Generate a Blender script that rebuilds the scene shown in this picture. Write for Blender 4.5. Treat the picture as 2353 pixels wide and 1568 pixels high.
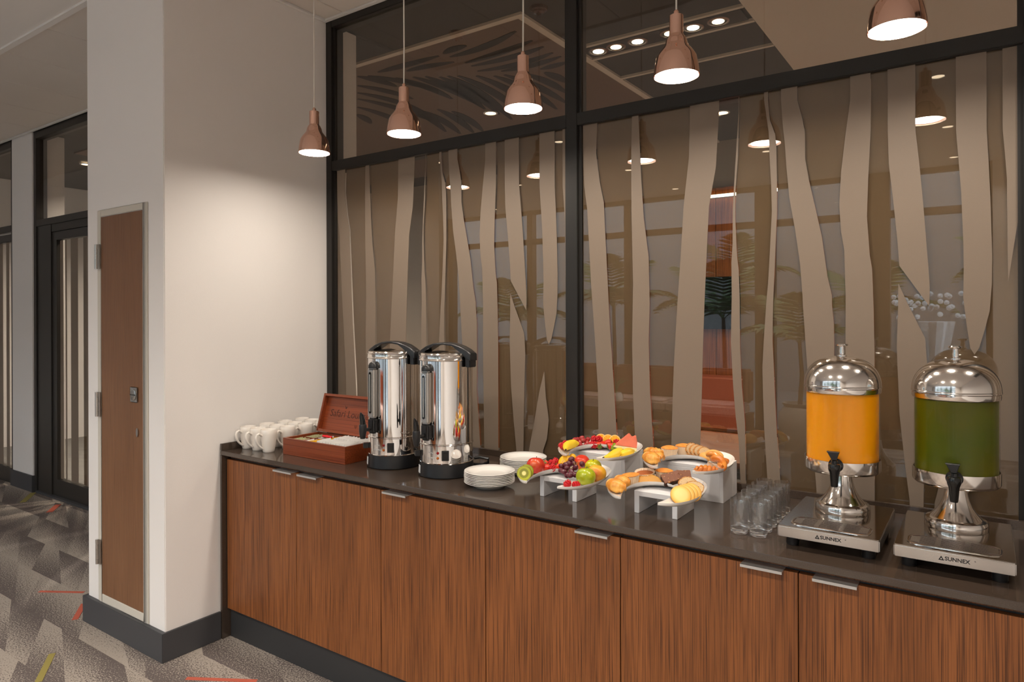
import bpy, bmesh, math, random
from mathutils import Vector, Matrix, Euler
R = math.radians
rnd = random.Random(7)
sc = bpy.context.scene
COL = sc.collection
for o in list(bpy.data.objects): bpy.data.objects.remove(o)

# ------------------------------------------------------------------ camera
W, H = 2353.0, 1568.0
FPX = 24.0/36.0*W
YAW, ROLL, CYS, HC = R(34.78), -0.0034, -57.0, 1.54
cd = bpy.data.cameras.new('camera'); cam = bpy.data.objects.new('camera', cd); COL.objects.link(cam)
cd.sensor_width = 36.0; cd.lens = 24.0; cd.sensor_fit = 'HORIZONTAL'
cd.shift_y = CYS/W; cd.clip_start = 0.05; cd.clip_end = 200
_f = Vector((-math.sin(YAW), math.cos(YAW), 0)); _r0 = Vector((math.cos(YAW), math.sin(YAW), 0)); _u0 = Vector((0, 0, 1))
_r = _r0*math.cos(ROLL)+_u0*math.sin(ROLL); _u = -_r0*math.sin(ROLL)+_u0*math.cos(ROLL)
_m = Matrix((( _r.x, _u.x, -_f.x, 0), (_r.y, _u.y, -_f.y, 0), (_r.z, _u.z, -_f.z, HC), (0, 0, 0, 1)))
cam.matrix_world = _m
sc.camera = cam
def at(px, py, z):
    """photo pixel -> point on the horizontal plane at height z"""
    d = _r*((px-W/2)/FPX)-_u*((py-H/2-CYS)/FPX)+_f
    t = (z-HC)/d.z
    return Vector((0, 0, HC))+d*t
def aty(px, py, y):
    d = _r*((px-W/2)/FPX)-_u*((py-H/2-CYS)/FPX)+_f
    return Vector((0, 0, HC))+d*(y/d.y)

# ------------------------------------------------------------------ world, exposure
wd = bpy.data.worlds.new('world'); sc.world = wd; wd.use_nodes = True
_b = wd.node_tree.nodes['Background']; _b.inputs[0].default_value = (0.76, 0.87, 1.0, 1); _b.inputs[1].default_value = 6.2
sc.view_settings.view_transform = 'Standard'; sc.view_settings.look = 'None'
sc.view_settings.exposure = 0.2; sc.view_settings.gamma = 1.0; sc.view_settings.use_curve_mapping = False
DOWNLIGHT_W = 31.0
PENDANT_W = 3.8
BACKROOM_W = 16.0
try:
    sc.cycles.use_denoising = True; sc.cycles.max_bounces = 28; sc.cycles.transparent_max_bounces = 32
    sc.cycles.transmission_bounces = 26; sc.cycles.glossy_bounces = 8; sc.cycles.diffuse_bounces = 4
    sc.cycles.sample_clamp_indirect = 6.0; sc.cycles.caustics_refractive = True; sc.cycles.blur_glossy = 0.5
except Exception: pass
# daylight enters by the windows behind the camera: sampling portal in the window opening
_pl = bpy.data.lights.new('window_portal', 'AREA'); _pl.shape = 'RECTANGLE'; _pl.size = 7.4; _pl.size_y = 2.9
_po = bpy.data.objects.new('window_portal', _pl); COL.objects.link(_po); _po.location = (-3.7, -3.95, 1.6); _po.rotation_euler = (R(90), 0, 0)
try: _pl.cycles.is_portal = True
except Exception: pass

# ------------------------------------------------------------------ materials
MATS = {}
def _new(name):
    m = bpy.data.materials.new(name); m.use_nodes = True; MATS[name] = m
    return m, m.node_tree, m.node_tree.nodes['Principled BSDF']
def setp(p, **k):
    for a, v in k.items(): p.inputs[a].default_value = v
def pm(name, col, rough=0.5, metal=0.0, spec=0.5, coat=0.0, sss=0.0, noise=None, bump=None, ior=None, trans=0.0, aniso=0.0):
    """principled; noise=(scale, other colour, contrast lo, hi[, stretch]); bump=(scale, strength)"""
    m, nt, p = _new(name); L = nt.links
    setp(p, **{'Base Color': (*col, 1), 'Roughness': rough, 'Metallic': metal, 'Specular IOR Level': spec, 'Coat Weight': coat, 'Coat Roughness': 0.05, 'Transmission Weight': trans})
    if sss: setp(p, **{'Subsurface Weight': sss, 'Subsurface Radius': (0.02, 0.01, 0.004), 'Subsurface Scale': 0.6})
    if ior: setp(p, IOR=ior)
    tc = nt.nodes.new('ShaderNodeTexCoord')
    if noise:
        mp = nt.nodes.new('ShaderNodeMapping'); L.new(tc.outputs['Object'], mp.inputs[0])
        if len(noise) > 4: mp.inputs['Scale'].default_value = noise[4]
        n = nt.nodes.new('ShaderNodeTexNoise'); n.inputs['Scale'].default_value = noise[0]; n.inputs['Detail'].default_value = 5
        L.new(mp.outputs[0], n.inputs['Vector'])
        r = nt.nodes.new('ShaderNodeValToRGB'); r.color_ramp.elements[0].position = noise[2]; r.color_ramp.elements[1].position = noise[3]
        r.color_ramp.elements[0].color = (*col, 1); r.color_ramp.elements[1].color = (*noise[1], 1)
        L.new(n.outputs['Fac'], r.inputs[0]); L.new(r.outputs[0], p.inputs['Base Color'])
    if bump:
        n2 = nt.nodes.new('ShaderNodeTexNoise'); n2.inputs['Scale'].default_value = bump[0]; n2.inputs['Detail'].default_value = 4
        L.new(tc.outputs['Object'], n2.inputs['Vector'])
        b = nt.nodes.new('ShaderNodeBump'); b.inputs['Strength'].default_value = bump[1]; b.inputs['Distance'].default_value = 0.004
        L.new(n2.outputs['Fac'], b.inputs['Height']); L.new(b.outputs[0], p.inputs['Normal'])
    return m
def emis(name, col, s):
    m = bpy.data.materials.new(name); m.use_nodes = True; nt = m.node_tree; nt.nodes.clear()
    e = nt.nodes.new('ShaderNodeEmission'); e.inputs[0].default_value = (*col, 1); e.inputs[1].default_value = s
    o = nt.nodes.new('ShaderNodeOutputMaterial'); nt.links.new(e.outputs[0], o.inputs[0]); MATS[name] = m
    return m
def pane_mat(name, tint, ior=1.5):
    m = bpy.data.materials.new(name); m.use_nodes = True; nt = m.node_tree; nt.nodes.clear(); L = nt.links
    t = nt.nodes.new('ShaderNodeBsdfTransparent'); t.inputs[0].default_value = (*tint, 1)
    g = nt.nodes.new('ShaderNodeBsdfGlossy'); g.inputs['Roughness'].default_value = 0.0; g.inputs[0].default_value = (1, 1, 1, 1)
    f = nt.nodes.new('ShaderNodeFresnel'); f.inputs[0].default_value = ior
    geo = nt.nodes.new('ShaderNodeNewGeometry')
    mul = nt.nodes.new('ShaderNodeMath'); mul.operation = 'SUBTRACT'; mul.inputs[0].default_value = 1.0
    L.new(geo.outputs['Backfacing'], mul.inputs[1])
    mm = nt.nodes.new('ShaderNodeMath'); mm.operation = 'MULTIPLY'; L.new(f.outputs[0], mm.inputs[0]); L.new(mul.outputs[0], mm.inputs[1])
    x = nt.nodes.new('ShaderNodeMixShader'); L.new(mm.outputs[0], x.inputs[0]); L.new(t.outputs[0], x.inputs[1]); L.new(g.outputs[0], x.inputs[2])
    o = nt.nodes.new('ShaderNodeOutputMaterial'); L.new(x.outputs[0], o.inputs[0]); MATS[name] = m
    return m
def srgb(r, g, b):
    f = lambda c: ((c/255+0.055)/1.055)**2.4 if c/255 > 0.04045 else c/255/12.92
    return (f(r), f(g), f(b))

def wood(name, c1, c2, pore, axis='z', fine=1.0, rough=0.45, per_object=True):
    """straight-grained veneer: broad stretched figure plus fine dark pores running along one axis"""
    m, nt, p = _new(name); L = nt.links
    tc = nt.nodes.new('ShaderNodeTexCoord'); oi = nt.nodes.new('ShaderNodeObjectInfo')
    add = nt.nodes.new('ShaderNodeVectorMath'); add.operation = 'ADD'
    sc3 = nt.nodes.new('ShaderNodeVectorMath'); sc3.operation = 'SCALE'; sc3.inputs[0].default_value = (7.3, 3.1, 5.7)
    L.new(oi.outputs['Random'], sc3.inputs['Scale']); L.new(tc.outputs['Object'], add.inputs[0]); L.new(sc3.outputs[0], add.inputs[1])
    def stretched(s, st, det, dist=0.0):
        mp = nt.nodes.new('ShaderNodeMapping'); L.new(add.outputs[0], mp.inputs[0])
        v = {'x': (st, 1, 1), 'y': (1, st, 1), 'z': (1, 1, st)}[axis]; mp.inputs['Scale'].default_value = v
        n = nt.nodes.new('ShaderNodeTexNoise'); n.inputs['Scale'].default_value = s; n.inputs['Detail'].default_value = det; n.inputs['Distortion'].default_value = dist
        L.new(mp.outputs[0], n.inputs['Vector']); return n
    n1 = stretched(9, 0.10, 3, 0.4); n2 = stretched(380*fine, 0.010, 3, 0.12)
    r1 = nt.nodes.new('ShaderNodeValToRGB'); r1.color_ramp.elements[0].position = .3; r1.color_ramp.elements[1].position = .7
    r1.color_ramp.elements[0].color = (*c1, 1); r1.color_ramp.elements[1].color = (*c2, 1); L.new(n1.outputs['Fac'], r1.inputs[0])
    r2 = nt.nodes.new('ShaderNodeValToRGB'); r2.color_ramp.elements[0].position = .34; r2.color_ramp.elements[1].position = .56
    r2.color_ramp.elements[0].color = (0, 0, 0, 1); r2.color_ramp.elements[1].color = (1, 1, 1, 1); L.new(n2.outputs['Fac'], r2.inputs[0])
    mx = nt.nodes.new('ShaderNodeMix'); mx.data_type = 'RGBA'; mx.inputs[6].default_value = (*pore, 1)
    L.new(r2.outputs[0], mx.inputs[0]); L.new(r1.outputs[0], mx.inputs[7]); L.new(mx.outputs[2], p.inputs['Base Color'])
    setp(p, Roughness=rough)
    b = nt.nodes.new('ShaderNodeBump'); b.inputs['Strength'].default_value = .25; b.inputs['Distance'].default_value = .001
    L.new(r2.outputs[0], b.inputs['Height']); L.new(b.outputs[0], p.inputs['Normal'])
    return m

pm('wall_paint', (.82, .79, .77), .75, bump=(260, .08))
pm('plaster_white', (.80, .78, .76), .8)
pm('tile_face', (.70, .65, .60), .9, bump=(400, .15))
pm('dark_gap', (.02, .018, .016), .9)
pm('skirting', (.055, .055, .06), .55)
pm('frame_metal', (.018, .016, .014), .42, spec=.4)
pm('door_frame_metal', (.03, .027, .024), .4, spec=.4)
pm('film_front', (.225, .172, .128), .55, noise=(900, (.34, .28, .22), .66, .74), bump=(700, .15))
pm('film_back', (.215, .158, .105), .7)
pane_mat('pane_glass', (.86, .83, .78), 1.75)
pane_mat('clear_pane', (.93, .95, .95))
pane_mat('acrylic', (.985, .985, .98), 1.22)
def tumbler_mat():
    m = pane_mat('tumbler_wall', (.975, .975, .97), 1.9); nt = m.node_tree; L = nt.links
    out = [n for n in nt.nodes if n.type == 'OUTPUT_MATERIAL'][0]; mix0 = out.inputs[0].links[0].from_node
    g = nt.nodes.new('ShaderNodeBsdfGlass'); g.inputs['IOR'].default_value = 1.45; g.inputs['Roughness'].default_value = 0
    x = nt.nodes.new('ShaderNodeMixShader'); x.inputs[0].default_value = .28; L.new(mix0.outputs[0], x.inputs[1]); L.new(g.outputs[0], x.inputs[2]); L.new(x.outputs[0], out.inputs[0])
tumbler_mat()
pm('hatch_paint', (.60, .56, .49), .6)
pm('steel_satin', (.55, .53, .50), .32, 1.0)
pm('steel_mirror', (.86, .84, .82), .045, 1.0)
pm('steel_polished', (.80, .76, .72), .12, 1.0, bump=(14, .03))
pm('steel_brushed', (.62, .60, .58), .27, 1.0)
pm('steel_tray_top', (.50, .46, .42), .10, 1.0)
pm('aluminium', (.66, .65, .63), .5, .85)
pm('black_plastic', (.012, .012, .013), .34)
pm('black_gloss', (.008, .008, .008), .12)
pm('porcelain', (.84, .81, .77), .12, spec=.6, coat=.4)
pm('mug_white', (.80, .75, .69), .14, spec=.6, coat=.3)
pm('riser_white', (.78, .77, .78), .35)
pm('copper', (.86, .56, .45), .10, 1.0)
pm('cord_white', (.75, .70, .64), .6)
pm('plinth_grey', (.028, .029, .031), .5)
pm('paper_white', (.80, .79, .77), .8)
pm('paper_yellow', (.85, .50, .02), .6)
pm('paper_green', (.35, .36, .17), .8, noise=(220, (.52, .50, .32), .4, .6))
pm('paper_red', (.70, .01, .02), .5)
pm('red_lens', (.25, .002, .004), .15)
pm('amber_lens', (.45, .11, .01), .15)
pm('print_black', (.01, .01, .01), .7)
pm('print_burnt', (.045, .012, .006), .8)
pm('print_white', (.75, .75, .74), .6)
pm('juice_orange', (.94, .36, .003), .30, spec=.4, sss=.25)
pm('juice_green', (.075, .095, .0008), .35, spec=.25, noise=(5, (.115, .10, .001), .4, .65))
pm('glass_clear', (1, 1, 1), 0.0, trans=1.0, ior=1.45)
emis('lamp_white', (1.0, .93, .82), 11.0)
emis('downlight_lens', (1.0, .78, .52), 9.0)
emis('spot_lens', (1.0, .86, .66), 22.0)
emis('strip_light', (1.0, .88, .68), 5.0)
wood('oak_door', srgb(132, 78, 38), srgb(152, 92, 48), srgb(84, 46, 20), 'z')
wood('hatch_wood', srgb(124, 86, 58), srgb(136, 96, 66), srgb(108, 72, 47), 'z', 1.4, .42)
wood('box_wood', srgb(150, 72, 36), srgb(120, 52, 24), srgb(112, 48, 22), 'x', .5, .32)
wood('wall_wood', srgb(120, 66, 30), srgb(146, 84, 40), srgb(86, 44, 18), 'z', .7, .4)
wood('deck_wood', srgb(96, 62, 44), srgb(112, 74, 52), srgb(64, 40, 28), 'x', .5, .6)
pm('ceiling_wood', (.15, .095, .065), .6)
pm('ceiling_dark', (.05, .045, .04), .8)
pm('ceiling_beige', (.60, .52, .44), .85)
pm('backroom_wall', (.30, .25, .20), .8)
pm('tv_black', (.004, .004, .005), .2, spec=.25)
pm('leather_orange', (.24, .060, .026), .42, bump=(120, .2))
pm('seat_fabric', (.50, .30, .24), .7, noise=(60, (.62, .44, .38), .4, .6))
pm('foliage', (.035, .085, .02), .5, noise=(9, (.07, .14, .03), .35, .65))
pm('foliage_light', (.10, .20, .04), .5)
pm('bark', (.12, .09, .06), .9)
pm('pot_stone', (.42, .38, .34), .7)
pm('garden_wall', (.26, .26, .255), .9)
pm('paving', (.22, .215, .21), .9)
pm('flower_white', (.85, .84, .82), .7)
pm('hivis', (.45, .85, .10), .6)

def counter_mat():
    m, nt, p = _new('quartz'); L = nt.links
    tc = nt.nodes.new('ShaderNodeTexCoord'); n = nt.nodes.new('ShaderNodeTexNoise'); n.inputs['Scale'].default_value = 420; n.inputs['Detail'].default_value = 3
    L.new(tc.outputs['Object'], n.inputs['Vector'])
    r = nt.nodes.new('ShaderNodeValToRGB'); e = r.color_ramp.elements
    e[0].position = .3; e[0].color = (.050, .034, .025, 1); e[1].position = .82; e[1].color = (.13, .095, .075, 1)
    k = r.color_ramp.elements.new(.62); k.color = (.060, .042, .031, 1)
    L.new(n.outputs['Fac'], r.inputs[0]); L.new(r.outputs[0], p.inputs['Base Color'])
    setp(p, Roughness=.09, **{'Specular IOR Level': .9})
counter_mat()

def carpet_mat():
    m, nt, p = _new('carpet'); L = nt.links
    N = lambda t: nt.nodes.new(t)
    def mth(op, a, b=None, c=None):
        n = N('ShaderNodeMath'); n.operation = op
        for i, v in enumerate((a, b, c)):
            if v is None: continue
            if isinstance(v, (int, float)): n.inputs[i].default_value = v
            else: L.new(v, n.inputs[i])
        return n.outputs[0]
    tc = N('ShaderNodeTexCoord'); sp = N('ShaderNodeSeparateXYZ'); L.new(tc.outputs['Object'], sp.inputs[0])
    X, Y = sp.outputs[0], sp.outputs[1]
    row = mth('FLOOR', mth('MULTIPLY', Y, 1/.25))
    wn = N('ShaderNodeTexWhiteNoise'); wn.noise_dimensions = '1D'; L.new(row, wn.inputs['W'])
    fv = mth('FRACT', mth('MULTIPLY', Y, 1/.25))
    xs = mth('ADD', mth('ADD', mth('MULTIPLY', X, 1/.62), mth('MULTIPLY', wn.outputs['Value'], 3.0)), mth('MULTIPLY', fv, .75))
    cu = mth('FLOOR', xs); fu = mth('FRACT', xs)
    tri = mth('GREATER_THAN', mth('ADD', mth('MULTIPLY', fu, .8), mth('MULTIPLY', fv, .25)), mth('ADD', mth('MULTIPLY', wn.outputs['Value'], .3), .35))
    cb = N('ShaderNodeCombineXYZ'); L.new(cu, cb.inputs[0]); L.new(row, cb.inputs[1]); L.new(tri, cb.inputs[2])
    w2 = N('ShaderNodeTexWhiteNoise'); w2.noise_dimensions = '3D'; L.new(cb.outputs[0], w2.inputs['Vector'])
    sw = N('ShaderNodeSeparateColor'); L.new(w2.outputs['Color'], sw.inputs[0])
    # gradient inside each facet, direction picked per facet
    g1 = mth('ADD', mth('MULTIPLY', fu, mth('SUBTRACT', mth('MULTIPLY', sw.outputs[0], 1.2), .6)), mth('MULTIPLY', mth('SUBTRACT', fv, .5), mth('SUBTRACT', mth('MULTIPLY', mth('GREATER_THAN', sw.outputs[1], .45), 3.0), 1.5)))
    g = mth('ADD', mth('MULTIPLY', g1, .75), mth('MULTIPLY', sw.outputs[2], .45))
    n = N('ShaderNodeTexNoise'); n.inputs['Scale'].default_value = 150; n.inputs['Detail'].default_value = 3; L.new(tc.outputs['Object'], n.inputs['Vector'])
    sp2 = mth('ADD', mth('MULTIPLY', mth('SUBTRACT', n.outputs['Fac'], .5), 5.0), mth('ADD', g, .30))
    r = N('ShaderNodeValToRGB'); r.color_ramp.elements[0].position = .25; r.color_ramp.elements[1].position = .75
    r.color_ramp.elements[0].color = (*srgb(160, 150, 140), 1); r.color_ramp.elements[1].color = (*srgb(98, 89, 86), 1)
    L.new(sp2, r.inputs[0]); L.new(r.outputs[0], p.inputs['Base Color']); setp(p, Roughness=.95, **{'Specular IOR Level': .15})
    b = N('ShaderNodeBump'); b.inputs['Strength'].default_value = .5; b.inputs['Distance'].default_value = .003
    n3 = N('ShaderNodeTexNoise'); n3.inputs['Scale'].default_value = 320; L.new(tc.outputs['Object'], n3.inputs['Vector'])
    L.new(n3.outputs['Fac'], b.inputs['Height']); L.new(b.outputs[0], p.inputs['Normal'])
carpet_mat()

def ramp_axis_mat(name, axis_expr, stops, rough=.35, noise=0.0, nscale=40, seeds=None, sss=0.0):
    """colour varying with local coordinates: axis_expr 'r' radial in xy, 'z', or 'ang'"""
    m, nt, p = _new(name); L = nt.links
    tc = nt.nodes.new('ShaderNodeTexCoord'); sp = nt.nodes.new('ShaderNodeSeparateXYZ'); L.new(tc.outputs['Object'], sp.inputs[0])
    def mth(op, a, b=None):
        n = nt.nodes.new('ShaderNodeMath'); n.operation = op
        for i, v in enumerate((a, b)):
            if v is None: continue
            if isinstance(v, (int, float)): n.inputs[i].default_value = v
            else: L.new(v, n.inputs[i])
        return n.outputs[0]
    r = mth('SQRT', mth('ADD', mth('MULTIPLY', sp.outputs[0], sp.outputs[0]), mth('MULTIPLY', sp.outputs[1], sp.outputs[1])))
    val = {'r': r, 'z': sp.outputs[2]}[axis_expr]
    if noise:
        n = nt.nodes.new('ShaderNodeTexNoise'); n.inputs['Scale'].default_value = nscale; L.new(tc.outputs['Object'], n.inputs['Vector'])
        val = mth('ADD', val, mth('MULTIPLY', mth('SUBTRACT', n.outputs['Fac'], .5), noise))
    mr = nt.nodes.new('ShaderNodeMapRange'); mr.inputs[1].default_value = stops[0][0]; mr.inputs[2].default_value = stops[-1][0]; L.new(val, mr.inputs[0])
    cr = nt.nodes.new('ShaderNodeValToRGB'); a, b_ = stops[0][0], stops[-1][0]
    cr.color_ramp.elements[0].color = (*stops[0][1], 1); cr.color_ramp.elements[1].color = (*stops[-1][1], 1)
    for s, c in stops[1:-1]:
        e = cr.color_ramp.elements.new((s-a)/(b_-a)); e.color = (*c, 1)
    L.new(mr.outputs[0], cr.inputs[0]); out = cr.outputs[0]
    if seeds:  # dark seeds/segments as angular stripes between two radii
        ang = mth('ARCTAN2', sp.outputs[1], sp.outputs[0]); s = mth('SINE', mth('MULTIPLY', ang, seeds[0]))
        msk = mth('MULTIPLY', mth('MULTIPLY', mth('GREATER_THAN', s, seeds[4]), mth('GREATER_THAN', r, seeds[1])), mth('LESS_THAN', r, seeds[2]))
        mx = nt.nodes.new('ShaderNodeMix'); mx.data_type = 'RGBA'; L.new(msk, mx.inputs[0]); L.new(out, mx.inputs[6]); mx.inputs[7].default_value = (*seeds[3], 1); out = mx.outputs[2]
    L.new(out, p.inputs['Base Color']); setp(p, Roughness=rough)
    if sss: setp(p, **{'Subsurface Weight': sss, 'Subsurface Radius': (.01, .005, .002), 'Subsurface Scale': .5})
    return m
pm('apple_red', srgb(196, 40, 28), .25, coat=.3, noise=(18, srgb(222, 118, 62), .5, .78), sss=.05)
pm('apple_green', srgb(160, 172, 14), .25, coat=.3, noise=(60, srgb(184, 188, 40), .45, .7))
pm('apple_yellow', srgb(196, 186, 20), .25, coat=.3, noise=(30, srgb(176, 178, 18), .4, .7))
pm('peach_skin', srgb(226, 168, 40), .4, noise=(12, srgb(206, 84, 50), .5, .72))
pm('nectarine_skin', srgb(206, 52, 30), .3, coat=.2, noise=(14, srgb(228, 118, 50), .52, .75))
pm('berry_red', srgb(196, 14, 26), .35, sss=.15)
pm('strawberry_skin', srgb(218, 44, 24), .3, coat=.3, noise=(150, srgb(236, 120, 60), .62, .7), sss=.1)
pm('leaf_green', srgb(96, 116, 36), .5)
pm('grape_purple', srgb(84, 22, 36), .22, coat=.3, noise=(40, srgb(126, 62, 70), .5, .75))
pm('grape_red', srgb(160, 40, 42), .22, coat=.3, noise=(40, srgb(196, 100, 86), .5, .75))
pm('grape_stem', srgb(120, 110, 50), .7)
pm('mango_flesh', srgb(246, 190, 20), .35, sss=.15)
pm('kiwi_skin', srgb(128, 92, 36), .8, bump=(300, .3))
ramp_axis_mat('kiwi_face', 'r', [(0, srgb(232, 220, 150)), (.006, srgb(226, 214, 130)), (.0085, srgb(150, 150, 34)), (.019, srgb(172, 174, 36)), (.0245, srgb(148, 150, 30))], .3, seeds=(44, .0085, .0165, srgb(52, 44, 20), .35))
ramp_axis_mat('orange_face', 'r', [(0, srgb(250, 226, 140)), (.003, srgb(248, 180, 30)), (.0185, srgb(250, 178, 20)), (.0195, srgb(250, 226, 150)), (.021, srgb(250, 224, 150)), (.0225, srgb(240, 150, 10))], .35, seeds=(9, .003, .0185, srgb(250, 214, 110), .93))
pm('melon_flesh', srgb(242, 132, 104), .4, bump=(70, .5), sss=.1)
pm('melon_rind', srgb(238, 226, 170), .5)
pm('melon_skin', srgb(120, 146, 40), .4)
pm('lime_skin', srgb(140, 164, 24), .35)
pm('banana_skin', srgb(232, 196, 44), .45, noise=(55, srgb(96, 62, 18), .66, .74))
pm('banana_tip', srgb(58, 36, 20), .7)
pm('pear_yellow', srgb(244, 206, 50), .4, noise=(22, srgb(226, 186, 60), .45, .65))
pm('crust_golden', srgb(214, 138, 44), .38, noise=(38, srgb(240, 186, 92), .42, .66), coat=.1)
pm('crust_pale', srgb(224, 150, 78), .45, noise=(30, srgb(204, 118, 52), .45, .65))
pm('muffin_top', srgb(216, 132, 48), .6, bump=(160, .35), noise=(60, srgb(232, 156, 66), .4, .65))
pm('muffin_dark', srgb(166, 88, 36), .7, bump=(180, .5))
pm('muffin_paper', srgb(238, 216, 188), .7)
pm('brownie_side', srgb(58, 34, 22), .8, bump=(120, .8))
pm('brownie_top', srgb(122, 70, 42), .5, noise=(95, srgb(226, 172, 96), .62, .66), bump=(90, .8))
pm('bread_crumb', srgb(226, 196, 150), .8, noise=(240, srgb(96, 64, 38), .62, .68), bump=(160, .5))
pm('bread_crust', srgb(210, 150, 84), .7, noise=(200, srgb(52, 38, 30), .56, .62), bump=(180, .8))
ramp_axis_mat('cookie', 'r', [(0, srgb(246, 216, 140)), (.018, srgb(246, 212, 132)), (.026, srgb(238, 186, 88)), (.031, srgb(226, 160, 66))], .6)
pm('koeksister', srgb(206, 112, 34), .22, coat=.4, noise=(30, srgb(226, 146, 62), .45, .65))
pm('roll_crust', srgb(230, 172, 92), .5, noise=(160, srgb(110, 76, 46), .7, .74))
M = MATS

# ------------------------------------------------------------------ mesh builder
class MB:
    def __init__(s): s.v = []; s.f = []; s.mi = []; s.cur = 0
    def add(s, vs, fs, mat=None):
        k = len(s.v); s.v += [tuple(v) for v in vs]; s.f += [tuple(i+k for i in f) for f in fs]; s.mi += [s.cur if mat is None else mat]*len(fs); return s
    def box(s, x0, x1, y0, y1, z0, z1, mx=None):
        vs = [(x, y, z) for z in (z0, z1) for y in (y0, y1) for x in (x0, x1)]
        if mx is not None: vs = [mx @ Vector(v) for v in vs]
        return s.add(vs, [(0, 2, 3, 1), (4, 5, 7, 6), (0, 1, 5, 4), (2, 6, 7, 3), (0, 4, 6, 2), (1, 3, 7, 5)])
    def lathe(s, prof, n=32, mx=None, closed=False, fn=None, mat=None):
        """prof: (r, z) list; r == 0 closes with a point; closed joins last to first"""
        vs = []; rings = []
        for r, z in prof:
            if r < 1e-7: rings.append([len(vs)]); vs.append((0, 0, z))
            else:
                ids = []
                for i in range(n):
                    a = 2*math.pi*i/n; ids.append(len(vs)); p = (r*math.cos(a), r*math.sin(a), z)
                    vs.append(fn(p, a) if fn else p)
                rings.append(ids)
        fs = []; pr = list(zip(rings, rings[1:]))+([(rings[-1], rings[0])] if closed else [])
        for A, B in pr:
            for i in range(n):
                j = (i+1) % n
                if len(A) == 1 and len(B) == 1: break
                if len(A) == 1: fs.append((A[0], B[j], B[i]))
                elif len(B) == 1: fs.append((A[i], A[j], B[0]))
                else: fs.append((A[i], A[j], B[j], B[i]))
        if mx is not None: vs = [mx @ Vector(v) for v in vs]
        return s.add(vs, fs, mat)
    def tube(s, path, rad, n=10, flat=1.0, up=None, cap=True, closed=False):
        path = [Vector(p) for p in path]; m = len(path); vs = []; fs = []
        rr = rad if isinstance(rad, (list, tuple)) else [rad]*m
        prevn = None
        for i, p in enumerate(path):
            a = path[(i-1) % m] if (i > 0 or closed) else p; b = path[(i+1) % m] if (i < m-1 or closed) else p
            t = (b-a).normalized()
            if prevn is None:
                u0 = Vector(up) if up else (Vector((0, 0, 1)) if abs(t.z) < .9 else Vector((1, 0, 0)))
                nn = (u0-t*u0.dot(t)).normalized()
            else: nn = (prevn-t*prevn.dot(t)).normalized()
            prevn = nn; bb = t.cross(nn)
            for k in range(n):
                q = 2*math.pi*k/n; vs.append(p+nn*(rr[i]*math.cos(q)*flat)+bb*(rr[i]*math.sin(q)))
        for i in range(m if closed else m-1):
            i2 = (i+1) % m
            for k in range(n):
                j = (k+1) % n; fs.append((i*n+k, i*n+j, i2*n+j, i2*n+k))
        if cap and not closed: fs += [tuple(range(n))[::-1], tuple((m-1)*n+k for k in range(n))]
        return s.add(vs, fs)
    def prism(s, poly, h0, h1, mx=None, taper=None):
        """poly in local xy extruded in z"""
        n = len(poly); vs = [(x, y, h0) for x, y in poly]+[(x, y, h1) for x, y in (taper or poly)]
        if mx is not None: vs = [mx @ Vector(v) for v in vs]
        return s.add(vs, [tuple(range(n))[::-1], tuple(range(n, 2*n))]+[(i, (i+1) % n, n+(i+1) % n, n+i) for i in range(n)])
    def ell(s, c, r, n=14, m=9, rot=None, fn=None, mat=None):
        pr = [(max(0, math.sin(math.pi*i/m)) if 0 < i < m else 0, -math.cos(math.pi*i/m)) for i in range(m+1)]
        mx = Matrix.Translation(c) @ (rot.to_4x4() if rot else Matrix()) @ Matrix.Diagonal((*r, 1)) if not isinstance(r, (int, float)) else Matrix.Translation(c) @ (rot.to_4x4() if rot else Matrix()) @ Matrix.Scale(r, 4)
        return s.lathe(pr, n, mx, fn=fn, mat=mat)
    def mesh(s, name, mats, smooth=True, bevel=0, seg=2, angle=35):
        me = bpy.data.meshes.new(name); me.from_pydata(s.v, [], s.f); me.update()
        for mt in (mats if isinstance(mats, (list, tuple)) else [mats]): me.materials.append(M[mt] if isinstance(mt, str) else mt)
        me.polygons.foreach_set('material_index', s.mi)
        bm = bmesh.new(); bm.from_mesh(me)
        bmesh.ops.remove_doubles(bm, verts=bm.verts, dist=1e-6)
        bmesh.ops.recalc_face_normals(bm, faces=bm.faces)
        if bevel:
            es = [e for e in bm.edges if len(e.link_faces) == 2 and e.calc_face_angle(0) > R(40)]
            bmesh.ops.bevel(bm, geom=es, offset=bevel, segments=seg, affect='EDGES', clamp_overlap=True)
        bm.to_mesh(me); bm.free()
        if smooth:
            me.polygons.foreach_set('use_smooth', [True]*len(me.polygons)); me.set_sharp_from_angle(angle=R(angle))
        return me
    def build(s, name, mats, parent=None, loc=None, rot=None, **k):
        return link(name, s.mesh(name, mats, **k), parent, loc, rot)
def link(name, me, parent=None, loc=None, rot=None):
    o = bpy.data.objects.new(name, me); COL.objects.link(o)
    if parent: o.parent = parent
    if loc is not None: o.location = loc
    if rot is not None: o.rotation_euler = rot
    return o
def tag(o, label, cat, group=None, kind=None):
    o['label'] = label; o['category'] = cat
    if group: o['group'] = group
    if kind: o['kind'] = kind
    return o
def thing(name, label, cat, loc=(0, 0, 0), rotz=0.0, group=None, kind=None):
    o = bpy.data.objects.new(name, None); COL.objects.link(o); o.location = loc; o.rotation_euler = (0, 0, rotz); o.empty_display_size = .05
    return tag(o, label, cat, group, kind)
def dup(root, loc=None, rot=None, label=None, group=None, parent=None):
    r = root.copy(); COL.objects.link(r)
    if parent: r.parent = parent
    if loc is not None: r.location = loc
    if rot is not None: r.rotation_euler = rot
    if label: r['label'] = label
    if group: r['group'] = group
    for ch in list(root.children): dup(ch, parent=r)
    return r
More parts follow.
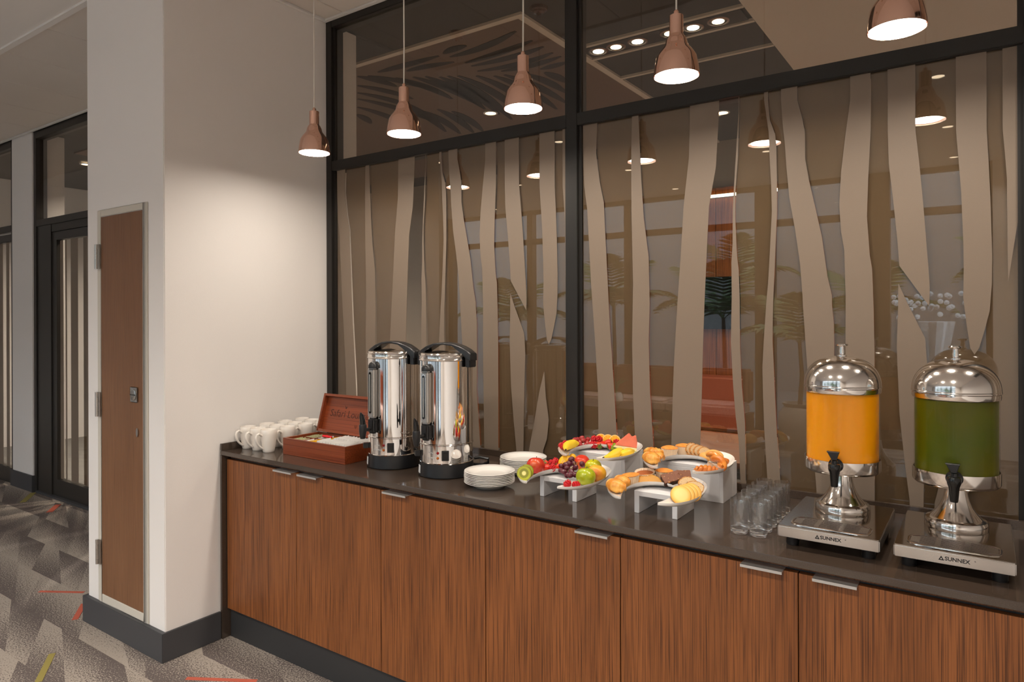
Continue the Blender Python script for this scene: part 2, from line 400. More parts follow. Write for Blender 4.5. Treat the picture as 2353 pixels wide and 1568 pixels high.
def box(name, mat, x0, x1, y0, y1, z0, z1, parent=None, bevel=0, seg=2): return MB().box(x0, x1, y0, y1, z0, z1).build(name, mat, parent, bevel=bevel, seg=seg)
def text_mesh(name, body, size, mat, parent, mx, bold=False, extrude=.0003, shear=0.0):
    c = bpy.data.curves.new(name, 'FONT'); c.body = body; c.size = size; c.extrude = extrude; c.align_x = 'CENTER'; c.align_y = 'CENTER'; c.shear = shear
    c.offset = size*.022 if bold else -size*.010
    c.resolution_u = 3
    t = bpy.data.objects.new(name, c); me = bpy.data.meshes.new_from_object(t); bpy.data.objects.remove(t)
    me.materials.clear(); me.materials.append(M[mat]); o = link(name, me, parent); o.matrix_local = mx; return o
def lamp(name, kind, parent, loc, energy, col, size=.1, spread=None, rot=(0, 0, 0), spot=None, blend=.4):
    l = bpy.data.lights.new(name, kind); l.energy = energy; l.color = col
    if kind == 'AREA':
        l.shape = 'DISK'; l.size = size
        if spread: l.spread = spread
    else: l.shadow_soft_size = size
    if kind == 'SPOT': l.spot_size = spot; l.spot_blend = blend
    o = bpy.data.objects.new(name, l); COL.objects.link(o); o.parent = parent; o.location = loc; o.rotation_euler = rot; return o
ORD = ['first', 'second', 'third', 'fourth', 'fifth', 'sixth', 'seventh', 'eighth', 'ninth', 'tenth', 'eleventh', 'twelfth']
WARM = (1.0, .91, .80); NEUT = (1.0, .89, .76)

# ================================================================== SETTING
CEIL = 3.185
fl = tag(MB().add([(-10, -3.9, 0), (1.75, -3.9, 0), (1.75, 2.62, 0), (-10, 2.62, 0), (-10, -3.9, -.05), (1.75, -3.9, -.05), (1.75, 2.62, -.05), (-10, 2.62, -.05)],
    [(0, 1, 2, 3), (7, 6, 5, 4), (0, 4, 5, 1), (1, 5, 6, 2), (2, 6, 7, 3), (3, 7, 4, 0)]).build('floor', 'carpet', smooth=False),
    'grey and taupe speckled carpet with angular facets around the counter', 'floor', kind='structure')
pm('stripe_orange', srgb(178, 86, 66), .9); pm('stripe_yellow', srgb(140, 128, 66), .9)
for p0, p1, w, mt in [((90, 1360), (193, 1362), .011, 'stripe_orange'), ((172, 1425), (193, 1388), .014, 'stripe_orange'), ((88, 1568), (120, 1503), .014, 'stripe_yellow'),
                      ((428, 1560), (590, 1566), .011, 'stripe_orange'), ((52, 1155), (77, 1133), .022, 'stripe_yellow'), ((113, 1178), (134, 1160), .022, 'stripe_orange')]:
    a, b = at(*p0, 0), at(*p1, 0); d = (b-a).normalized(); n = Vector((-d.y, d.x, 0))*w
    MB().prism([(v.x, v.y) for v in (a-n, b-n, b+n, a+n)], 0, .0015).build('carpet_stripe', mt, fl, smooth=False)

wl = tag(box('wall_left', 'wall_paint', -3.755, -3.022, 1.622, 2.766, 0, CEIL, bevel=.004), 'white painted column wall beside the counter end', 'wall', kind='structure')
bb = MB(); bb.prism([(-3.772, 1.6), (-3.008, 1.6), (-3.008, 1.886), (-3.022, 1.886), (-3.022, 1.622), (-3.755, 1.622), (-3.755, 2.54), (-3.772, 2.54)], 0, .131)
tag(bb.build('baseboard_left', 'skirting', bevel=.002), 'dark grey skirting board around the white column', 'skirting', kind='structure')

# ceiling: plain plasterboard over the room, a lay-in tile strip along the glass
ce = thing('ceiling', 'pale ceiling with a strip of square tiles along the glass partition', 'ceiling', kind='structure')
box('plain_ceiling', 'plaster_white', -10, 1.75, -3.9, 1.648, CEIL, CEIL+.08, ce)
box('ceiling_backing', 'dark_gap', -10, 1.75, 1.648, 2.62, CEIL+.03, CEIL+.08, ce)
MB().box(-10, -3.757, 1.640, 1.672, CEIL-.012, CEIL+.03).box(-3.02, 1.75, 1.640, 1.672, CEIL-.012, CEIL+.03).build('ceiling_edge_trim', 'plaster_white', ce)
MB().box(-10, -3.757, 2.515, 2.536, CEIL-.006, CEIL+.02).box(-3.0, 1.75, 2.515, 2.536, CEIL-.006, CEIL+.02).box(-3.02, -2.999, 1.672, 2.536, CEIL-.006, CEIL+.02).build('perimeter_trim', 'plaster_white', ce)
xs = [-3.79-.5975*k for k in range(0, 11)]
for a, b in zip(xs[1:], xs): box('ceiling_tile', 'tile_face', a+.004, b-.004, 1.676, 2.512, CEIL+.001, CEIL+.018, ce, bevel=.003, seg=1)
xs = [-2.996, -2.854]+[-2.854+.5975*k for k in range(1, 8)]
for a, b in zip(xs, xs[1:]): box('ceiling_tile', 'tile_face', a+.003, b-.003, 1.676, 2.512, CEIL+.001, CEIL+.018, ce, bevel=.003, seg=1)

tag(box('wall_right', 'wall_paint', 1.70, 1.80, -3.9, 6.6, 0, CEIL+.06), 'plain painted wall closing the room past the counter', 'wall', kind='structure')
tag(box('wall_far_left', 'wall_paint', -10.1, -9.6, -3.9, 6.6, 0, CEIL+.06), 'plain wall at the far end of the corridor', 'wall', kind='structure')
wp = MB().box(-7.37, -6.927, 2.54, 2.80, 0, CEIL)
tag(wp.build('wall_pier', 'wall_paint', bevel=.003), 'slim white pier between the corridor glazing and glass door', 'wall', kind='structure')
tag(MB().prism([(-7.385, 2.54), (-7.385, 2.525), (-6.912, 2.525), (-6.912, 2.60), (-6.927, 2.60), (-6.927, 2.54)], 0, .145).build('baseboard_pier', 'skirting', bevel=.002), 'dark grey skirting on the slim white pier', 'skirting', kind='structure')
tag(box('wall_dado', 'wall_paint', -3.022, 1.70, 2.545, 2.62, 0, .90), 'low wall under the glass partition behind the counter', 'wall', kind='structure')

# ---------------------------------------------------------------- glass partition over the counter
STRIPS = [
    ([(-1.406,2.355),(-1.405,2.215),(-1.401,2.09),(-1.387,1.989),(-1.37,1.675),(-1.352,1.429),(-1.339,1.223),(-1.337,1.004)],
     [(-1.339,2.349),(-1.344,2.223),(-1.327,2.098),(-1.309,2.015),(-1.296,1.754),(-1.284,1.511),(-1.264,1.228),(-1.251,1.013)]),
    ([(-1.18,2.354),(-1.184,2.224),(-1.184,1.971),(-1.178,1.67),(-1.183,1.432),(-1.18,1.233),(-1.171,1.021)],
     [(-1.152,2.352),(-1.146,2.219),(-1.141,2.1),(-1.13,1.934),(-1.11,1.777),(-1.106,1.589),(-1.111,1.434),(-1.106,1.237),(-1.093,1.029)]),
    ([(-0.937,2.339),(-0.942,2.152),(-0.964,1.966),(-0.976,1.777),(-0.993,1.55),(-1.005,1.359),(-1.01,1.243),(-1.017,1.037)],
     [(-0.824,2.319),(-0.837,2.101),(-0.864,1.956),(-0.872,1.809),(-0.883,1.586),(-0.89,1.401),(-0.894,1.25),(-0.901,1.049)]),
    ([(-0.751,2.305),(-0.762,2.137),(-0.769,2.026),(-0.774,1.93),(-0.775,1.808),(-0.78,1.736),(-0.779,1.614),(-0.783,1.441),(-0.775,1.278),(-0.766,1.163),(-0.755,1.071),(-0.749,0.924)],
     [(-0.749,2.304),(-0.754,2.131),(-0.765,1.992),(-0.765,1.905),(-0.759,1.759),(-0.753,1.71),(-0.75,1.613),(-0.749,1.419),(-0.743,1.28),(-0.732,1.143),(-0.73,0.921)]),
    ([(-0.66,2.322),(-0.653,2.273),(-0.644,2.201),(-0.642,2.13),(-0.636,2.011),(-0.634,1.917),(-0.641,1.776),(-0.648,1.658),(-0.655,1.579),(-0.664,1.443),(-0.669,1.352),(-0.667,1.239),(-0.663,1.126),(-0.652,0.932)],
     [(-0.646,2.319),(-0.64,2.247),(-0.622,2.193),(-0.618,2.15),(-0.616,2.032),(-0.616,1.915),(-0.621,1.798),(-0.626,1.681),(-0.631,1.579),(-0.633,1.444),(-0.629,1.354),(-0.625,1.242),(-0.619,1.107),(-0.607,0.938)]),
    ([(-0.601,2.311),(-0.597,2.24),(-0.588,2.146),(-0.584,2.075),(-0.574,1.958),(-0.556,1.85),(-0.539,1.724),(-0.531,1.609),(-0.53,1.578),(-0.517,1.372),(-0.506,1.181),(-0.487,0.925)],
     [(-0.546,2.301),(-0.529,2.229),(-0.521,2.182),(-0.521,2.09),(-0.508,2.011),(-0.483,1.89),(-0.467,1.811),(-0.45,1.675),(-0.436,1.607),(-0.436,1.577),(-0.43,1.512),(-0.429,1.435),(-0.432,1.188),(-0.413,0.936)]),
    ([(-0.377,2.27),(-0.391,2.161),(-0.406,2.03),(-0.412,1.919),(-0.407,1.829),(-0.397,1.762),(-0.393,1.606),(-0.394,1.428),(-0.392,1.191),(-0.388,0.939)],
     [(-0.315,2.157),(-0.323,1.995),(-0.327,1.87),(-0.319,1.74),(-0.312,1.693),(-0.308,1.554),(-0.306,1.43),(-0.306,1.198),(-0.307,0.951)]),
    ([(-0.265,2.149),(-0.262,2.034),(-0.25,1.918),(-0.238,1.781),(-0.233,1.701),(-0.15,1.568)],
     [(-0.186,2.136),(-0.177,2.045),(-0.166,1.91),(-0.157,1.775),(-0.151,1.686),(-0.148,1.628),(-0.15,1.567)]),
    ([(-0.236,1.64),(-0.237,1.553),(-0.241,1.431),(-0.234,1.218),(-0.22,1.063),(-0.206,0.937)],
     [(-0.235,1.641),(-0.211,1.58),(-0.161,1.464),(-0.159,1.433),(-0.155,1.364),(-0.163,1.154),(-0.167,0.943)]),
    ([(-0.076,2.119),(-0.07,2.031),(-0.063,1.921),(-0.058,1.769),(-0.057,1.682),(-0.059,1.595),(-0.05,1.509),(-0.041,1.436),(-0.031,1.418)],
     [(0.003,2.106),(0.008,1.999),(0.012,1.892),(0.016,1.722),(0.015,1.637),(0.009,1.551),(-0.005,1.487),(-0.018,1.437),(-0.03,1.416)]),
    ([(0.043,2.1),(0.048,2.036),(0.053,1.951),(0.054,1.762),(0.055,1.64)],
     [(0.091,2.093),(0.09,1.826),(0.055,1.64)]),
    ([(-0.056,1.293),(-0.081,1.204),(-0.107,1.076),(-0.137,0.938)],
     [(-0.055,1.294),(-0.047,1.181),(-0.032,1.082),(-0.042,0.998),(-0.062,0.946)]),
]
def interp(pts, z):
    pts = sorted(pts, key=lambda p: -p[1])
    if z >= pts[0][1]: return pts[0][0]
    for (xa, za), (xb, zb) in zip(pts, pts[1:]):
        if za >= z >= zb: return xa+(xb-xa)*((za-z)/(za-zb) if za > zb else 0)
    return pts[-1][0]
def ladder(name, Lf, Rt, zs, y0, y1, mat, parent):
    zs = sorted(set(round(z, 4) for z in zs), reverse=True); vs = []; fs = []
    for z in zs:
        a, b = Lf(z), Rt(z)
        vs += [(a, y0, z), (b, y0, z), (a, y1, z), (b, y1, z)]
    for i in range(len(zs)-1):
        k = 4*i; q = k+4
        fs += [(k, k+1, q+1, q), (k+2, q+2, q+3, k+3), (k, q, q+2, k+2), (k+1, k+3, q+3, q+1)]
    fs += [(0, 2, 3, 1), (len(vs)-4, len(vs)-3, len(vs)-1, len(vs)-2)]
    return MB().add(vs, fs).build(name, mat, parent, smooth=False)
ZT, ZB = 2.352, .905
def films(pane, dx, xl, xr, y):
    """frosted strips on the front of the pane, darker infill film on its back, a bare gap between the third and fourth strip"""
    tops = [(L[0][1] > 2.0) for L, r in STRIPS]
    for i, (Lp, Rp) in enumerate(STRIPS):
        Lp = [(max(xl+.001, min(xr-.001, x+dx)), z) for x, z in Lp]; Rp = [(max(xl+.002, min(xr-.001, x+dx)), z) for x, z in Rp]
        z0 = ZT if tops[i] else max(Lp[0][1], Rp[0][1]); z1 = ZB if min(Lp[-1][1], Rp[-1][1]) < 1.06 else min(Lp[-1][1], Rp[-1][1])
        zs = [z for _, z in Lp+Rp if z1 < z < z0]+[z0, z1]
        ladder('film_strip', lambda z, P=Lp: interp(P, z), lambda z, P=Rp, Q=Lp: max(interp(P, z), interp(Q, z)+.0004), zs, y-.0012, y-.0002, 'film_front', pane)
    edges = [([(xl, ZT), (xl, ZB)], STRIPS[0][0])]+[(STRIPS[i][1], STRIPS[i+1][0]) for i in (0, 1, 3, 4, 5)]+[(STRIPS[6][1], [(xr, ZT), (xr, ZB)])]
    for i, (A, B) in enumerate(edges):
        A = A if i == 0 else [(x+dx, z) for x, z in A]; B = B if i == len(edges)-1 else [(x+dx, z) for x, z in B]
        zs = [z for _, z in A+B if ZB < z < ZT]+[ZT, ZB]
        ladder('film_infill', lambda z, P=A: interp(P, z), lambda z, P=B, Q=A: max(interp(P, z), interp(Q, z)+.0004), zs, y+.0084, y+.0094, 'film_back', pane)
w1 = thing('window_1', 'black framed glass partition with wavy frosted film strips behind the counter', 'partition', kind='structure')
FY0, FY1 = 2.538, 2.625
box('jamb', 'frame_metal', -3.022, -2.976, FY0, FY1, .90, CEIL, w1, bevel=.002)
for a, b in ((-1.476, -1.424), (.093, .145)): box('mullion', 'frame_metal', a, b, FY0, FY1, .90, CEIL, w1, bevel=.002)
box('jamb', 'frame_metal', 1.655, 1.70, FY0, FY1, .90, CEIL, w1, bevel=.002)
BAYS = ((-2.976, -1.476), (-1.424, .093), (.145, 1.655))
for a, b in BAYS:
    box('transom', 'frame_metal', a, b, FY0, FY1, 2.350, 2.403, w1, bevel=.002)
    box('head_rail', 'frame_metal', a, b, FY0, FY1, 3.143, CEIL, w1, bevel=.002)
    box('bottom_rail', 'frame_metal', a, b, FY0+.01, FY1, .90, .915, w1)
    for x0, x1 in ((a, a+.014), (b-.014, b)): box('glazing_bead', 'frame_metal', x0, x1, 2.552, 2.5595, .915, 3.143, w1)
for i, (a, b) in enumerate(BAYS):
    box('glass_pane', 'pane_glass', a, b, 2.560, 2.568, 2.403, 3.143, w1)
    p = box('glass_pane', 'pane_glass', a, b, 2.560, 2.568, .915, 2.350, w1)
    films(p, (i-1)*1.55+(.0 if i else 0), a+.012, b-.012, 2.560)

# ---------------------------------------------------------------- corridor glazing and door at the far left
w2 = thing('window_2', 'narrow corridor glazing with frosted strips beyond the slim pier', 'glazing', kind='structure')
d1 = thing('door_1', 'black framed glass door with frosted stripes in the corridor', 'door', kind='structure')
GY = 2.55
def glazed(root, x0, x1, dz=0):
    box('jamb', 'door_frame_metal', x0, x0+.05, GY, GY+.09, 0, CEIL, root, bevel=.002); box('jamb', 'door_frame_metal', x1-.05, x1, GY, GY+.09, 0, CEIL, root, bevel=.002)
    box('head_rail', 'door_frame_metal', x0+.05, x1-.05, GY, GY+.09, 3.12, CEIL, root, bevel=.002)
    box('transom', 'door_frame_metal', x0+.05, x1-.05, GY, GY+.09, 2.344, 2.40, root, bevel=.002)
    box('glass_pane', 'pane_glass', x0+.05, x1-.05, GY+.03, GY+.036, 2.40, 3.12, root)
glazed(d1, -6.925, -5.15)
box('side_post', 'door_frame_metal', -6.875, -6.60, GY+.01, GY+.08, 0, 2.344, d1, bevel=.002)
lf = MB().box(-6.60, -6.515, GY+.02, GY+.07, .02, 2.275).box(-5.40, -5.30, GY+.02, GY+.07, .02, 2.275).box(-6.515, -5.40, GY+.02, GY+.07, 2.205, 2.275).box(-6.515, -5.40, GY+.02, GY+.07, .02, .16)
leaf = lf.build('door_leaf', 'door_frame_metal', d1)
gp = box('glass_pane', 'pane_glass', -6.515, -5.40, GY+.042, GY+.048, .16, 2.205, leaf)
for a, b in ((-6.50, -6.44), (-6.40, -6.375), (-6.30, -6.17), (-6.02, -5.9), (-5.8, -5.72)): box('film_strip', 'film_front', a, b, GY+.0405, GY+.0415, .165, 2.20, leaf)
box('film_infill', 'film_back', -6.09, -5.42, GY+.0486, GY+.0494, .165, 2.20, leaf)
box('header_bar', 'door_frame_metal', -6.60, -5.2, GY+.015, GY+.075, 2.280, 2.344, d1)
box('threshold', 'skirting', -6.875, -5.2, GY-.01, GY+.08, 0, .018, d1)
glazed(w2, -9.0, -7.372)
box('glass_pane', 'pane_glass', -8.95, -7.422, GY+.03, GY+.036, .14, 2.25, w2)
box('door_rail', 'door_frame_metal', -8.95, -7.422, GY+.01, GY+.07, 2.25, 2.32, w2)
box('bottom_rail', 'door_frame_metal', -8.95, -7.422, GY+.01, GY+.07, 0, .14, w2)
for a, b in ((-8.30, -8.22), (-8.12, -8.04), (-7.96, -7.90), (-7.80, -7.70), (-7.62, -7.55)): box('film_strip', 'film_front', a, b, GY+.0285, GY+.0295, .14, 2.25, w2)
tag(box('wall_corridor', 'wall_paint', -5.15, -3.757, 2.62, 2.72, 0, CEIL), 'short wall closing the corridor behind the column', 'wall', kind='structure')

# ---------------------------------------------------------------- access hatch in the column
hz = thing('access_hatch', 'tall narrow wooden service hatch in a cream frame on the column', 'hatch', (0, 1.622, 0))
hf = MB().box(-3.640, -3.604, -.005, .0, .1312, 2.072).box(-3.200, -3.157, -.005, .0, .1312, 2.072).box(-3.604, -3.2, -.005, .0, 2.040, 2.072).box(-3.604, -3.2, -.005, .0, .1312, .170)
hf.build('frame', 'hatch_paint', hz, bevel=.002)
hd = box('hatch_door', 'hatch_wood', -3.601, -3.204, -.0042, -.0005, .173, 2.037, hz)
for z in (1.781, 1.050, .319):
    h = MB()
    for k in range(5): h.lathe([(0, z+.0245*k), (.0075, z+.0245*k), (.0075, z+.0245*k+.0235), (0, z+.0245*k+.0235)], 12, Matrix.Translation((-3.622, -.018, 0)))
    h.box(-3.622, -3.598, -.0135, -.011, z, z+.122); h.build('hinge', 'steel_satin', hz)
lt = MB().box(-3.308, -3.243, -.011, -.007, 1.143, 1.214).build('latch_plate', 'steel_satin', hd, bevel=.002)
MB().lathe([(0, 0), (.024, 0), (.026, .002), (.022, .004), (0, .002)], 24, Matrix.Translation((-3.2755, -.0115, 1.178)) @ Matrix.Rotation(R(90), 4, 'X')).build('latch_ring', 'steel_satin', lt)
MB().box(-3.299, -3.252, -.0165, -.013, 1.176, 1.181).build('latch_pull', 'black_plastic', lt)
MB().lathe([(0, 0), (.009, 0), (.009, .003), (0, .003)], 16, Matrix.Translation((-3.248, -.007, 1.004)) @ Matrix.Rotation(R(90), 4, 'X') @ Matrix.Diagonal((1, 2.3, 1, 1))).build('keyhole_plate', 'steel_satin', hd)

# ---------------------------------------------------------------- counter
ct = thing('worktop', 'dark brown polished quartz counter top', 'counter')
cu_ = thing('counter_upstand', 'low dark quartz upstand along the back and wall side of the counter', 'upstand'); cp_ = thing('end_panel', 'dark quartz end panel beside the white column', 'panel')
MB().box(-3.0175, 1.695, 1.888, 2.541, .880, .900).build('top_slab', 'quartz', ct, bevel=.0015)
box('upstand', 'quartz', -3.004, 1.695, 2.520, 2.5375, .9002, .926, cu_, bevel=.001)
box('upstand', 'quartz', -3.0175, -3.004, 1.888, 2.5375, .9002, .934, cu_, bevel=.001)
box('panel_slab', 'quartz', -3.0175, -3.003, 1.888, 2.52, .0, .8798, cp_, bevel=.001)
SEAM = [-2.999, -2.478, -1.9605, -1.4455, -.926, -.410, .108, .626, 1.144]
HAND = [(-2.612, -2.486), (-2.446, -2.320), (-1.930, -1.806), (-1.073, -.958), (-.555, -.446), (-.371, -.267), (.47, .58), (.68, .79)]
CABS = [((0, 1), 'two-door oak base cabinet at the end panel below the mugs and tea box'), ((2,), 'single-door oak base cabinet below the hot water urns with its handle at the left'),
        ((3,), 'single-door oak base cabinet below the fruit and pastry stands with its handle at the right'), ((4, 5), 'two-door oak base cabinet below the juice dispensers'), ((6, 7), 'two-door oak base cabinet past the green juice dispenser')]
for ids, lab in CABS:
    c = thing('base_cabinet', lab, 'cabinet', (SEAM[ids[0]], 0, 0), group='base cabinets under the counter')
    x0 = 0; x1 = SEAM[ids[-1]+1]-SEAM[ids[0]]
    box('body', 'plinth_grey', x0+.001, x1-.001, 1.934, 2.50, .142, .862, c)
    box('top_rail', 'oak_door', x0+.001, x1-.001, 1.933, 1.95, .862, .878, c)
    box('plinth', 'plinth_grey', x0, x1, 1.930, 1.95, .001, .142, c)
    for i in ids:
        a, b = SEAM[i]-SEAM[ids[0]], SEAM[i+1]-SEAM[ids[0]]
        dm = MB().box(-(b-a)/2+.0015, (b-a)/2-.0015, -.010, .010, -.358, .358).build('door', 'oak_door', c, loc=((a+b)/2, 1.922, .500), bevel=.0008, seg=1)
        h0, h1 = HAND[i][0]-SEAM[ids[0]]-(a+b)/2, HAND[i][1]-SEAM[ids[0]]-(a+b)/2
        MB().box(h0, h1, -.034, .012, .358, .3605).box(h0, h1, -.0345, -.0322, .353, .3605).build('handle', 'aluminium', dm)

# ================================================================== ROOM BEHIND THE GLASS
BY = 6.45
tag(box('floor_back', 'paving', -9.6, 1.70, 2.62, BY+.1, -.05, 0), 'grey floor of the dining room behind the glass', 'floor', kind='structure')
tag(box('wall_back', 'backroom_wall', -9.6, 1.70, BY, BY+.1, 0, CEIL+.06), 'plain far wall of the dining room behind the glass', 'wall', kind='structure')
cb = thing('ceiling_back', 'dark ceiling with slotted leaf pattern panel and light trims behind the glass', 'ceiling', kind='structure')
box('dark_ceiling', 'ceiling_dark', -9.6, -1.055, 2.62, BY, CEIL+.012, CEIL+.06, cb)
box('beige_ceiling', 'ceiling_beige', -1.055, 1.70, 2.62, BY, CEIL, CEIL+.06, cb)
box('edge_trim', 'ceiling_beige', -3.9, -2.07, 3.075, 3.115, CEIL-.004, CEIL+.012, cb)
box('edge_trim', 'ceiling_beige', -2.115, -2.07, 3.115, BY-.01, CEIL-.004, CEIL+.012, cb)
for y in (3.685, 3.900, 4.32): box('edge_trim', 'ceiling_beige', -2.07, -1.056, y-.012, y+.012, CEIL-.004, CEIL+.012, cb)
lp = box('leaf_panel', 'ceiling_wood', -7.5, -2.116, 3.116, 6.0, CEIL-.002, CEIL+.012, cb)
C1 = lambda x, y: (760+x/4.238, y/4.238)
def leaf_slot_shade(a, b, c, w):
    """spindle shaped dark plate along the curve a-b-c traced on the ceiling"""
    P = [at(*C1(*q), CEIL) for q in (a, b, c)]; L = []; Rr = []
    for i in range(9):
        t = i/8; p = P[0]*(1-t)**2+P[1]*2*t*(1-t)+P[2]*t*t; d = ((P[1]-P[0])*(1-t)+(P[2]-P[1])*t).normalized(); n = Vector((-d.y, d.x, 0))
        h = w*(math.sin(math.pi*min(1, t*.92+.04))**.7); L.append(p+n*h); Rr.append(p-n*h)
    MB().prism([(v.x, v.y) for v in L+Rr[::-1]], CEIL-.004, CEIL-.0022).build('leaf_slot_shade', 'dark_gap', lp, smooth=False)  # solid near-black plate; the shade of an open slot is put into its colour
for a, b, c in [((460, 700), (700, 640), (1050, 540)), ((1100, 520), (1200, 460), (1320, 440)), ((1160, 550), (1500, 480), (1800, 300)), ((1310, 610), (1650, 520), (1960, 390)),
                ((1370, 640), (1800, 560), (2070, 450)), ((1430, 690), (1850, 640), (2160, 510)), ((1660, 690), (1960, 650), (2240, 545)), ((2040, 670), (2180, 640), (2290, 600)), ((740, 690), (900, 640), (1200, 600))]:
    leaf_slot_shade(a, b, c, .035)
for sx, sy, ex, ey in [(260, 740, 640, 840), (260, 830, 800, 960), (360, 735, 1040, 880), (630, 755, 1180, 960), (260, 900, 900, 1080), (260, 960, 1000, 1180), (800, 745, 1420, 1010), (925, 740, 1500, 1060), (1060, 745, 1640, 1110), (1140, 735, 1760, 1160),
                       (1240, 735, 1900, 1130), (1420, 735, 2040, 1090), (1590, 735, 2200, 1060), (1690, 725, 2290, 1000), (1900, 715, 2290, 900), (2080, 700, 2290, 800), (260, 1040, 780, 1240), (700, 1010, 1120, 1280), (900, 1080, 1260, 1300), (1040, 1060, 1390, 1290), (1180, 1080, 1480, 1275), (260, 1110, 390, 1200)]:
    leaf_slot_shade((sx, sy), (sx+(ex-sx)*.55, sy+(ey-sy)*.32), (ex, ey), .042)
def downlight(name, label, loc, lens, watt, r=.045, col=WARM, group=None, cat='downlight', spread=R(130)):
    t = thing(name, label, cat, loc, group=group)
    MB().lathe([(r+.014, 0), (r+.014, -.004), (r, -.006), (r-.002, -.0005), (r-.002, 0)], 24, closed=True).build('trim_ring', 'riser_white', t)
    MB().lathe([(0, -.0015), (r-.003, -.0015), (r-.003, -.0005), (0, -.0005)], 24).build('lens', lens, t)
    if watt: lamp('downlight_beam', 'AREA', t, (0, 0, -.012), watt, col, r*1.6, spread)
    return t
trk = thing('spot_track', 'recessed track of bright round spotlights in the dark ceiling behind the glass', 'light track', (0, 0, CEIL))
box('track_tray', 'ceiling_dark', -2.05, -1.08, 3.715, 3.87, -.001, .011, trk)
for i, x in enumerate((-1.972, -1.852, -1.71, -1.505, -1.368, -1.224)):
    g = MB().lathe([(.060, 0), (.060, -.004), (.050, -.006), (.048, -.002)], 28, Matrix.Translation((x, 3.79, -.001)), closed=True).build('gimbal_ring', 'steel_satin', trk)
    MB().lathe([(0, -.004), (.033, -.004), (.033, -.001), (0, -.001)], 24, Matrix.Translation((x, 3.79, -.001))).build('spot_lens', 'spot_lens' if i in (0, 2, 4) else 'downlight_lens', g)
    if i in (0, 2, 4): lamp('spot_beam', 'AREA', trk, (x, 3.79, -.02), BACKROOM_W, NEUT, .06, R(120))
for i, (x, y) in enumerate(((-3.28, 4.43), (-1.762, 5.557), (-4.9, 4.4), (-7.2, 4.4), (-6.0, 3.4), (-7.9, 3.4), (.3, 4.4))):  # the last one is added out of view to brighten the beige ceiling
    downlight('downlight', ['small round downlight glowing in the leaf patterned ceiling', 'round downlight in the dark ceiling past the spot track', 'downlight deeper in the room behind the glass', 'downlight over the corridor side of the far room', 'downlight seen through the glass door', 'downlight seen through the corridor glazing', 'added downlight brightening the beige ceiling behind the glass'][i], (x, y, CEIL-.003 if x < -2.1 else CEIL+(.012 if x < -1.06 else 0)), 'downlight_lens', BACKROOM_W*(2.0 if x < -5.5 else 3.0 if x > 0 else 1), group='downlights behind the glass')
ww = thing('trim_1', 'brown timber panelling on the far wall behind the glass', 'panelling', kind='structure')
for k in range(9): box('panel', 'wall_wood', -5.2+.62*k, -5.2+.62*(k+1)-.006, BY-.03, BY-.002, .0, 2.75, ww)
sl = thing('strip_lamp', 'thin glowing strip lamp above the timber panelling', 'strip light', (0, BY-.05, 0))
q = aty(1632, 452, BY-.05); q2 = aty(1720, 446, BY-.05)
box('diffuser', 'strip_light', q.x-.15, q2.x+.3, -.012, .012, q.z-.012, q.z+.012, sl); box('holder', 'frame_metal', q.x-.15, q2.x+.3, .0125, .044, q.z-.016, q.z+.016, sl)
tv = thing('television', 'black wall television on the timber wall behind the glass', 'television', (0, BY-.05, 0))
q = aty(1640, 637, BY-.05); q2 = aty(1712, 757, BY-.05)
box('screen', 'tv_black', q.x-.35, q2.x+.25, -.02, .0, q2.z, q.z, tv, bevel=.004); box('back_shell', 'black_plastic', q.x-.3, q2.x+.2, .0005, .018, q2.z+.03, q.z-.03, tv)
bq = thing('wall_bench', 'orange leather wall bench below the television', 'bench', (0, BY-.03, 0))
box('seat', 'leather_orange', -4.2, .3, -.62, -.1, .3, .46, bq, bevel=.03, seg=3); box('backrest', 'leather_orange', -4.2, .3, -.12, 0, .46, .98, bq, bevel=.03, seg=3); box('plinth', 'plinth_grey', -4.2, .3, -.55, -.02, 0, .3, bq)
tbk = thing('dining_table', 'wooden dining table with dark edge just behind the glass', 'table', (-.95, 4.15, 0))
box('table_top', 'deck_wood', -.7, .55, -.45, .45, .715, .745, tbk, bevel=.004); box('apron', 'black_plastic', -.66, .5, -.4, .4, .64, .7145, tbk)
for x in (-.6, .45):
    for y in (-.36, .36): box('leg', 'black_plastic', x-.025, x+.025, y-.025, y+.025, 0, .64, tbk)

# ================================================================== ROOM BEHIND THE CAMERA (seen in the glass)
WY = -3.85
for i, (x, y) in enumerate([(x, y) for y in (-.42, -1.95, -3.35) for x in (-.27, -1.8, -3.3, -4.8, -6.2)]):
    downlight('downlight', 'recessed round ceiling downlight, %s along the %s row from the glass' % (ORD[i % 5], ORD[i//5]), (x, y, CEIL), 'downlight_lens', DOWNLIGHT_W*(.30 if x < -3 else 1), group='ceiling downlights of the lounge')
w3 = thing('window_3', 'tall black framed garden windows across the lounge', 'window', kind='structure')
posts = [(-.0, .06), (-1.31, -.906), (-2.42, -2.18), (-4.24, -4.14), (-5.9, -5.8), (-7.5, -7.4)]
for a, b in posts: box('post', 'frame_metal', a, b, WY-.06, WY+.06, 0, CEIL, w3)
for (a, _), (_, b) in zip(posts, posts[1:]):
    lo, hi = b, a
    box('head_rail', 'frame_metal', lo, hi, WY-.05, WY+.05, 3.13, CEIL, w3); box('transom', 'frame_metal', lo, hi, WY-.05, WY+.05, 2.66, 2.74, w3); box('sill_rail', 'frame_metal', lo, hi, WY-.05, WY+.05, 0, .10, w3)
    box('glass_pane', 'clear_pane', lo, hi, WY-.004, WY+.004, 2.74, 3.13, w3); box('glass_pane', 'clear_pane', lo, hi, WY-.004, WY+.004, .10, 2.66, w3)
tag(box('wall_window_end', 'wall_paint', .06, 1.75, WY-.08, WY+.08, 0, CEIL), 'solid wall beside the garden windows', 'wall', kind='structure')
